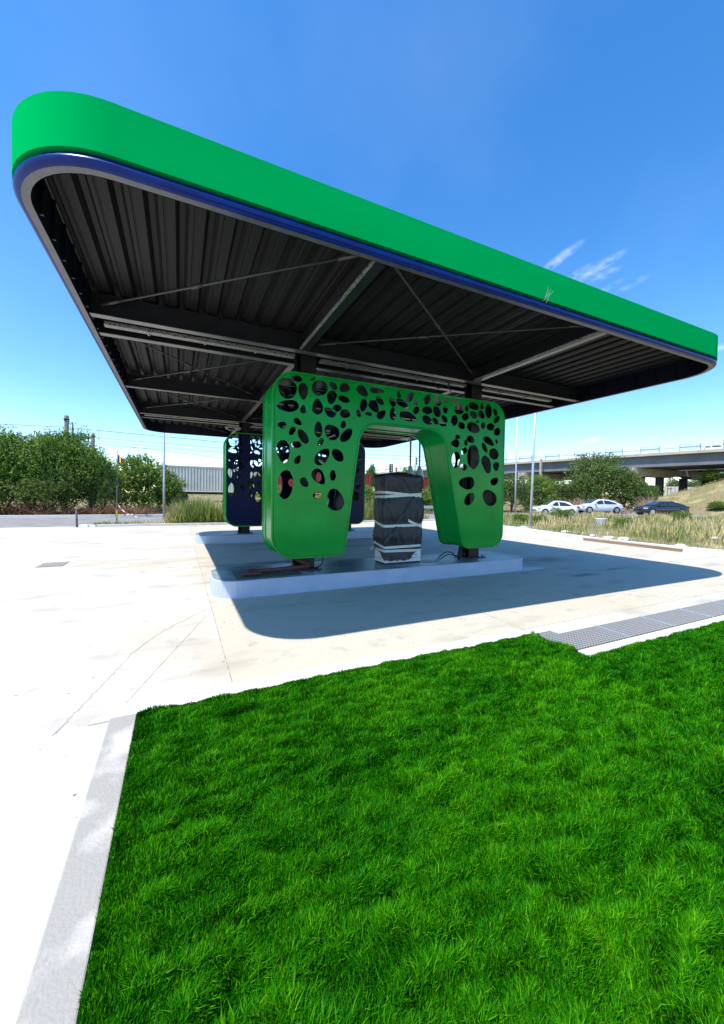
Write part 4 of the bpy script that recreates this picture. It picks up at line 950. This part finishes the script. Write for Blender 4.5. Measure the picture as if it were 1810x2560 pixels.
# white trailer under the bridge
A = at(1663, 1240, 84); u = rgt0.copy(); n = Vector((-u.y, u.x, 0)); A.z = 0; zb, zt_ = 2.0, 4.75
tr_ = empty('box_trailer', Vector((A.x, A.y, zb-1))); tag(tr_, 'white box trailer with rear doors parked between the bridge columns', 'trailer')
m = MB(); Lr = 3.3; m.obox(A+u*Lr/2+n*.05+Vector((0, 0, (zb+zt_)/2)), u*Lr/2, n*.04, Vector((0, 0, (zt_-zb)/2))); m.build('rear_door', M_white, tr_)
m = MB(); m.obox(A+u*4.9+n*1.2+Vector((0, 0, (zb+zt_)/2)), u*1.55, n*1.1, Vector((0, 0, (zt_-zb)/2-.05))); m.obox(A+u*6.3+n*3+Vector((0, 0, (zb+zt_)/2)), u*2.3, n*1.3, Vector((0, 0, (zt_-zb)/2-.03))); m.build('box_body', M_cont_w, tr_)
m = MB()
for k in (.45, 1.2, 2.1, 2.85): m.obox(A+u*k+n*-.02+Vector((0, 0, (zb+zt_)/2)), u*.03, n*.03, Vector((0, 0, (zt_-zb)/2-.1)))
m.build('lock_rods', M_pier, tr_)
m = MB(); m.obox(A+u*1.6+n*-.01+Vector((0, 0, zb+1.5)), u*.22, n*.02, Vector((0, 0, .14))); m.build('door_label', mat('orange_label', (.6, .3, .08), .6), tr_)
m = MB(); m.obox(A+u*1.0+n*-.01+Vector((0, 0, zb+2.3)), u*.5, n*.02, Vector((0, 0, .08))); m.build('red_label', mat('red_label', (.55, .12, .1), .6), tr_)
m = MB(); m.obox(A+u*1.5+Vector((0, 0, zb-.35)), u*1.3, n*.1, Vector((0, 0, .3))); m.build('bumper', M_black, tr_)

# ------------------------------------------------------------------ overpass
BA = at(1810, 1250, 55); BB = at(1260, 1250, 77); BA.z = BB.z = 0
bu = (BB-BA).normalized(); bn = Vector((bu.y, -bu.x, 0))
if bn.dot(fwd) < 0: bn = -bn
def bp_(s, o, z): q = BA+bu*s+bn*o; return Vector((q.x, q.y, z))
def zdeck(s): return 9.25-.012*max(s, 0)-.00022*max(s-20, 0)**2+.0004*min(s, 0)**2*0
ov = empty('overpass', Vector((BA.x, BA.y, 0))); tag(ov, 'long concrete road overpass on piers crossing behind the cars', 'bridge')
SEG = list(range(-40, 91, 5))
def strip(o0, o1, z0, z1, name, m, s0=-40, s1=90):
    b = MB(); S = [s for s in SEG if s0 <= s <= s1]
    for s in S:
        z = zdeck(s); b.v += [tuple(bp_(s, o0, z+z0)), tuple(bp_(s, o1, z+z0)), tuple(bp_(s, o1, z+z1)), tuple(bp_(s, o0, z+z1))]
    for i in range(len(S)-1):
        for k in range(4): b.f.append((4*i+k, 4*i+(k+1) % 4, 4*(i+1)+(k+1) % 4, 4*(i+1)+k))
    b.f += [(0, 1, 2, 3), tuple(4*(len(S)-1)+k for k in range(4))]
    return b.build(name, m, ov)
strip(-.1, 12.0, -.42, 0, 'deck_slab', M_conc_b); strip(12.8, 24.5, -.42, 0, 'deck_slab', M_conc_b)
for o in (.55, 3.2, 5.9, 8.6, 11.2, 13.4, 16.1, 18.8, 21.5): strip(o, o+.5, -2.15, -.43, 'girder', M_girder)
def s_at(px, off=0):
    best = min((abs((lambda q: F_PX*((q-Vector((0,0,CAM_H))).dot(rgt))/(q-Vector((0,0,CAM_H))).dot(fwd)+IW/2-px)(bp_(s*.25, off, 8))), s*.25) for s in range(-160, 360) if (bp_(s*.25, off, 8)-Vector((0,0,CAM_H))).dot(fwd) > 5)
    return best[1]
cdv = (rgt0*12.7+Vector((fwd.x, fwd.y, 0)).normalized()*5.4).normalized()
for px in (1572, 1302):
    s = s_at(px, .3); base = bp_(s, .3, 0); zt_ = zdeck(s)-2.16; pz = Vector((-cdv.y, cdv.x, 0))
    for (o0, o1, cols) in ((0, 13.2, (3.2, 8.3)), (14.0, 26.6, (15.2, 22.3))):
        b = MB(); c = base+cdv*(o0+o1)/2
        b.obox((c.x, c.y, zt_-.5), cdv*(o1-o0)/2, pz*.8, Vector((0, 0, .5)))
        P2 = [(o0+1.3, -1.001), (o0+2.8, -1.35), (o1-2.8, -1.35), (o1-1.3, -1.001)]; V = []
        for sg in (-.75, .75): V += [tuple(base+cdv*o+pz*sg+Vector((0, 0, zt_+dz))) for o, dz in P2]
        b.add(V, [(0,1,2,3), (7,6,5,4), (0,4,5,1), (1,5,6,2), (2,6,7,3), (3,7,4,0)])
        b.build('pier_cap', M_conc_b, ov)
        for o in cols:
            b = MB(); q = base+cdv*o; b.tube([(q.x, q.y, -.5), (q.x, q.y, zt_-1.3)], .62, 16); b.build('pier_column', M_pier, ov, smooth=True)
s = -36.0; i = 0
while s < 88:
    z0, z1 = zdeck(s), zdeck(s+2.4); m = MB(); blue = i % 2 == 0
    for hz in ((.98, .55, .28) if blue else (.98, .62)): m.bar(bp_(s, .05, z0+hz), bp_(s+2.4, .05, z1+hz), .06, .05 if blue else .11)
    m.bar(bp_(s, .05, z0), bp_(s, .05, z0+1.02), .09, .09); m.bar(bp_(s+2.36, .05, z1), bp_(s+2.36, .05, z1+1.0), .07, .07)
    m.build('blue_railing_section' if blue else 'white_railing_section', M_railb if blue else M_railw, ov); s += 2.42; i += 1
strip(.4, .5, .5, .78, 'guard_rail', M_galv)
s = s_at(1353, -.4); m = MB(); q = bp_(s, -.6, 0); q0 = bp_(s, -.6, zdeck(s)-3.4)
m.bar((q.x, q.y, 0), (q.x, q.y, zdeck(s)+.2), .32, .32)
tag(m.build('bridge_post', M_conc_b, origin=(q.x, q.y, 0)), 'square concrete post in front of the overpass girder behind the light poles', 'post')

# ------------------------------------------------------------------ cars
def loft(secs, closed=True):
    m = MB(); n = len(secs[0])
    for S in secs: m.v += S
    for i in range(len(secs)-1):
        for k in range(n): m.f.append((i*n+k, i*n+(k+1) % n, (i+1)*n+(k+1) % n, (i+1)*n+k))
    m.f += [tuple(reversed(range(n))), tuple((len(secs)-1)*n+k for k in range(n))]; return m
def make_car(L, hood, roof, rx0, rx1, ws, rs, paint, label, coupe=False):
    """local x runs from the nose (-L/2) to the tail; ws / rs: where windscreen and rear window meet the body"""
    root = empty('parked_car', (0,0,0)); tag(root, label, 'car', 'cars on the road below the overpass')
    h = L/2; W_ = .87
    st = [(-h, .55, .34, .62), (-h+.10, .74, .26, .70), (-h+.45, .82, .20, hood-.08), (ws-.3, W_, .19, hood), (ws, W_, .19, hood+.03), (0, W_, .19, hood+.05), (rs, W_, .19, hood+.09), (h-.35, .83, .22, hood+.08), (h-.08, .76, .28, hood+.03), (h, .66, .38, hood-.12)]
    secs = []
    for x, wd, z0, z1 in st:
        zm = z0+(z1-z0)*.55
        secs.append([(x, -wd*.9, z0), (x, -wd, z0+.12), (x, -wd*1.0, zm), (x, -wd*.93, z1-.06), (x, -wd*.80, z1), (x, wd*.80, z1), (x, wd*.93, z1-.06), (x, wd, zm), (x, wd, z0+.12), (x, wd*.9, z0)])
    b = loft(secs).build('body', paint, root, local=True); ysmooth(b, 45)
    gs = []
    def gsec(x, z, wd, zb_): return [(x, -.80, zb_), (x, -wd, z-.05), (x, -wd+.08, z), (x, wd-.08, z), (x, wd, z-.05), (x, .80, zb_)]
    zl = hood+.0
    gs = [gsec(ws, zl+.06, .76, zl), gsec((ws+rx0)/2, (zl+roof)/2+.05, .72, zl), gsec(rx0, roof-.02, .62, zl), gsec((rx0+rx1)/2, roof, .60, zl), gsec(rx1, roof-.04, .62, zl), gsec((rx1+rs)/2, (zl+roof)/2+.12, .68, zl), gsec(rs, zl+.10, .76, zl)]
    gh = loft(gs).build('cabin', paint, root, local=True); ysmooth(gh, 40)
    for sd in (-1, 1):
        def wpt(x, f):  # point on side glass plane, f 0 belt .. 1 roof
            return (x, sd*(.80+(.64-.80)*f+.012), zl+.06+(roof-.10-zl-.06)*f)
        wn = [('side_window', [(ws+.32, 0), (ws+.02+(rx0-ws)*.95+.12, .92), (.02, .98), (.06, 0)]), ('side_window', [(.16, 0), (.12, .98), (rx1-.02, .86), (rs-.38, .18), (rs-.42, 0)])]
        for nm, pts in wn:
            m = MB(); P = [wpt(x, f) for x, f in pts]; m.add(P, [tuple(range(len(P)))]); m.build(nm, M_glass, root, local=True)
        for wx in (-h+.82, h-.85):
            m = MB(); m.tube([(wx, sd*(W_-.22), .315), (wx, sd*(W_+.006), .315)], .375, 22); m.build('wheel_arch', M_black, root, local=True)
            m = MB(); m.tube([(wx, sd*(W_-.20), .31), (wx, sd*(W_+.02), .31)], .315, 22); wo = m.build('tyre', M_black, root, local=True)
            m = MB(); m.tube([(wx, sd*(W_+.0), .31), (wx, sd*(W_+.026), .31)], .215, 18); m.build('rim', M_rim, wo, local=True)
        m = MB(); m.box(-h+.10, -h+.42, min(sd*.60, sd*.80), max(sd*.60, sd*.80), hood-.24, hood-.12); m.build('headlight', M_lamp, root, local=True)
        m = MB(); m.box(h-.22, h+.0, min(sd*.58, sd*.81), max(sd*.58, sd*.81), hood-.10, hood+.03); m.build('tail_light', M_red, root, local=True)
        m = MB(); m.box(ws+.36, ws+.52, min(sd*.86, sd*1.02), max(sd*.86, sd*1.02), hood+.03, hood+.15); m.build('mirror', paint, root, local=True)
        m = MB(); m.box(-.16, .0, min(sd*.868, sd*.885), max(sd*.868, sd*.885), hood-.14, hood-.11); m.build('door_handle', M_black if paint is M_carw else paint, root, local=True)
    def slab(pts, nm):
        m = MB(); m.add(pts, [(0, 1, 2, 3)]); m.build(nm, M_glass, root, local=True)
    slab([(ws+.06, -.66, zl+.14), (ws+.06, .66, zl+.14), (rx0-.05, .54, roof+.005), (rx0-.05, -.54, roof+.005)], 'windscreen')
    slab([(rs-.06, -.64, zl+.18), (rs-.06, .64, zl+.18), (rx1+.06, .54, roof-.0), (rx1+.06, -.54, roof-.0)], 'rear_window')
    m = MB(); m.box(-h-.005, -h+.02, -.45, .45, .42, .58); m.build('grille', M_black, root, local=True)
    return root
c1 = make_car(4.40, .92, 1.50, -.35, .75, -1.15, 1.72, M_carw, 'white saloon car in front of the bushes, leftmost of the cars')
c2 = make_car(4.60, .90, 1.46, -.45, .70, -1.30, 1.85, M_cars, 'pale silver saloon car in the middle of the row of cars')
c3 = make_car(4.50, .84, 1.34, -.25, .55, -1.15, 1.90, M_cark, 'black low coupe, rightmost of the cars, half hidden by weeds')
def put(c, px, sy, d, rz=RZ):
    q = at(px, sy, d); c.location = q; c.rotation_euler = (0, 0, rz)
put(c1, 1386, 1287, 41.0); put(c2, 1496, 1281.5, 42.0); put(c3, 1651, 1287.5, 37.5)
# two white vehicles on the overpass
for px, lab in ((1452, 'white car crossing the overpass above the big tree'), (1775, 'white car crossing the overpass at the right edge')):
    c = copy_tree(c1); s = s_at(px, 7.5); q = bp_(s, 7.5, zdeck(s)+.01); c.location = q; c.rotation_euler = (0, 0, math.atan2(bu.y, bu.x)+math.pi); tag(c, lab, 'car', 'cars on the overpass')

# ------------------------------------------------------------------ small things
pa, pb2 = at(1470, 1350, 16.1), at(1706, 1379, 12.75); pa = Vector((15.10, 10.35, .055)); pb2 = Vector((14.95, 6.85, .055))
m = MB(); m.bar(pa, pb2, .06, .10); tag(m.build('timber_plank', M_wood, origin=pa), 'long brown timber plank lying along the right kerb', 'plank')
for px, d, r, lab in ((1503, 25.8, .36, 'white concrete ring in the dry weeds before the silver car'), (1374, 29, .34, 'white concrete ring in the weeds below the white car')):
    p = gpt(px, d); m = MB(); n = 18; V = []
    for z, rr in ((0, r*.72), (.38, r), (.46, r*1.06), (.50, r*1.06), (.50, r*.88), (.2, r*.8)): V += [(p.x+rr*math.cos(2*math.pi*k/n), p.y+rr*math.sin(2*math.pi*k/n), p.z+z) for k in range(n)]
    m.add(V, [(i*n+k, i*n+(k+1) % n, (i+1)*n+(k+1) % n, (i+1)*n+k) for i in range(5) for k in range(n)]); tag(m.build('concrete_ring', M_kerbc, origin=p), lab, 'concrete ring', 'concrete rings in the weeds')
def rubble(px, d, s, label, seed, m_, cat='rubble'):
    p = gpt(px, d); bm = bmesh.new(); bmesh.ops.create_icosphere(bm, subdivisions=2, radius=s)
    for v in bm.verts: k = 1+.35*mnoise.noise(v.co*3/s*.5+Vector((seed, 0, 0))); v.co = Vector((v.co.x*k*1.5, v.co.y*k, max(v.co.z*k*.5, -.1)))
    me = bpy.data.meshes.new('rubble'); bm.to_mesh(me); bm.free(); me.materials.append(m_); o = bpy.data.objects.new('rubble', me); COL.objects.link(o); o.location = p+Vector((0, 0, s*.3)); tag(o, label, cat, 'rubble in the weeds')
rubble(1310, 21.2, .30, 'pale heap of plastic sheeting beside the nearer light pole', 1, M_clear, 'litter')
rubble(1525, 17.0, .2, 'white rubble lump behind the left end of the timber plank', 2, M_kerbc)
rubble(1705, 14.3, .18, 'white rubble lump behind the right end of the timber plank', 3, M_kerbc)
rubble(1484, 18.2, .12, 'small white rubble lump behind the kerb', 4, M_kerbc)
rubble(1790, 17.5, .18, 'white rubble lump at the right picture edge', 5, M_kerbc)
rubble(1560, 16.5, .2, 'small pale stone in the weeds right of the middle', 6, M_kerbc)
rubble(1415, 19.5, .2, 'small pale stone below the leftmost white car', 7, M_kerbc)
rubble(1497, 27.0, .16, 'crumpled blue litter beside a concrete ring', 8, mat('blue_plastic', (.08, .35, .6), .5), 'litter')
# railway signals and guard rail seen through the arch
for px, ty, d, col, lab in ((978, 1160, 58, M_black, 'dark railway signal head just above the wrapped pump'), (990, 1167, 60, M_railw, 'pale signal box right of the dark signal head'), (1040, 1142, 56, M_railw, 'tall pale railway signal between the two slim pipes')):
    t = at(px, ty, d); g0 = ground_z(t.x, t.y); rt = empty('railway_signal', (t.x, t.y, g0)); tag(rt, lab, 'signal', 'railway signals')
    m = MB(); m.tube([(t.x, t.y+.2, g0), (t.x, t.y+.2, t.z-.2)], .07, 8); m.build('mast', M_pole, rt)
    m = MB(); m.obox((t.x, t.y, t.z-.6), rgt0*.26, Vector((0, .1, 0)), Vector((0, 0, .6))); hd = m.build('signal_head', col, rt, bevel=.03)
    for k in range(3):
        m = MB(); c = Vector((t.x, t.y-.1, t.z-.25-.36*k)); m.tube([c, c-Vector((0, .06, 0))], .12, 10); m.build('lamp', M_white if col is M_black else M_black, hd)
ga, gb2 = at(1040, 1268, 36), at(1130, 1267, 39); rt = empty('guard_rail', ga); tag(rt, 'grey roadside guard rail seen right of the wrapped pump', 'guard rail')
m = MB(); m.bar(ga, gb2, .05, .28); m.build('beam', M_galv, rt)
for k in range(3): q = ga.lerp(gb2, k/2*.96+.02); m = MB(); m.bar((q.x, q.y+.08, -.05), (q.x, q.y+.08, q.z), .1, .1); m.build('post', M_galv, rt)
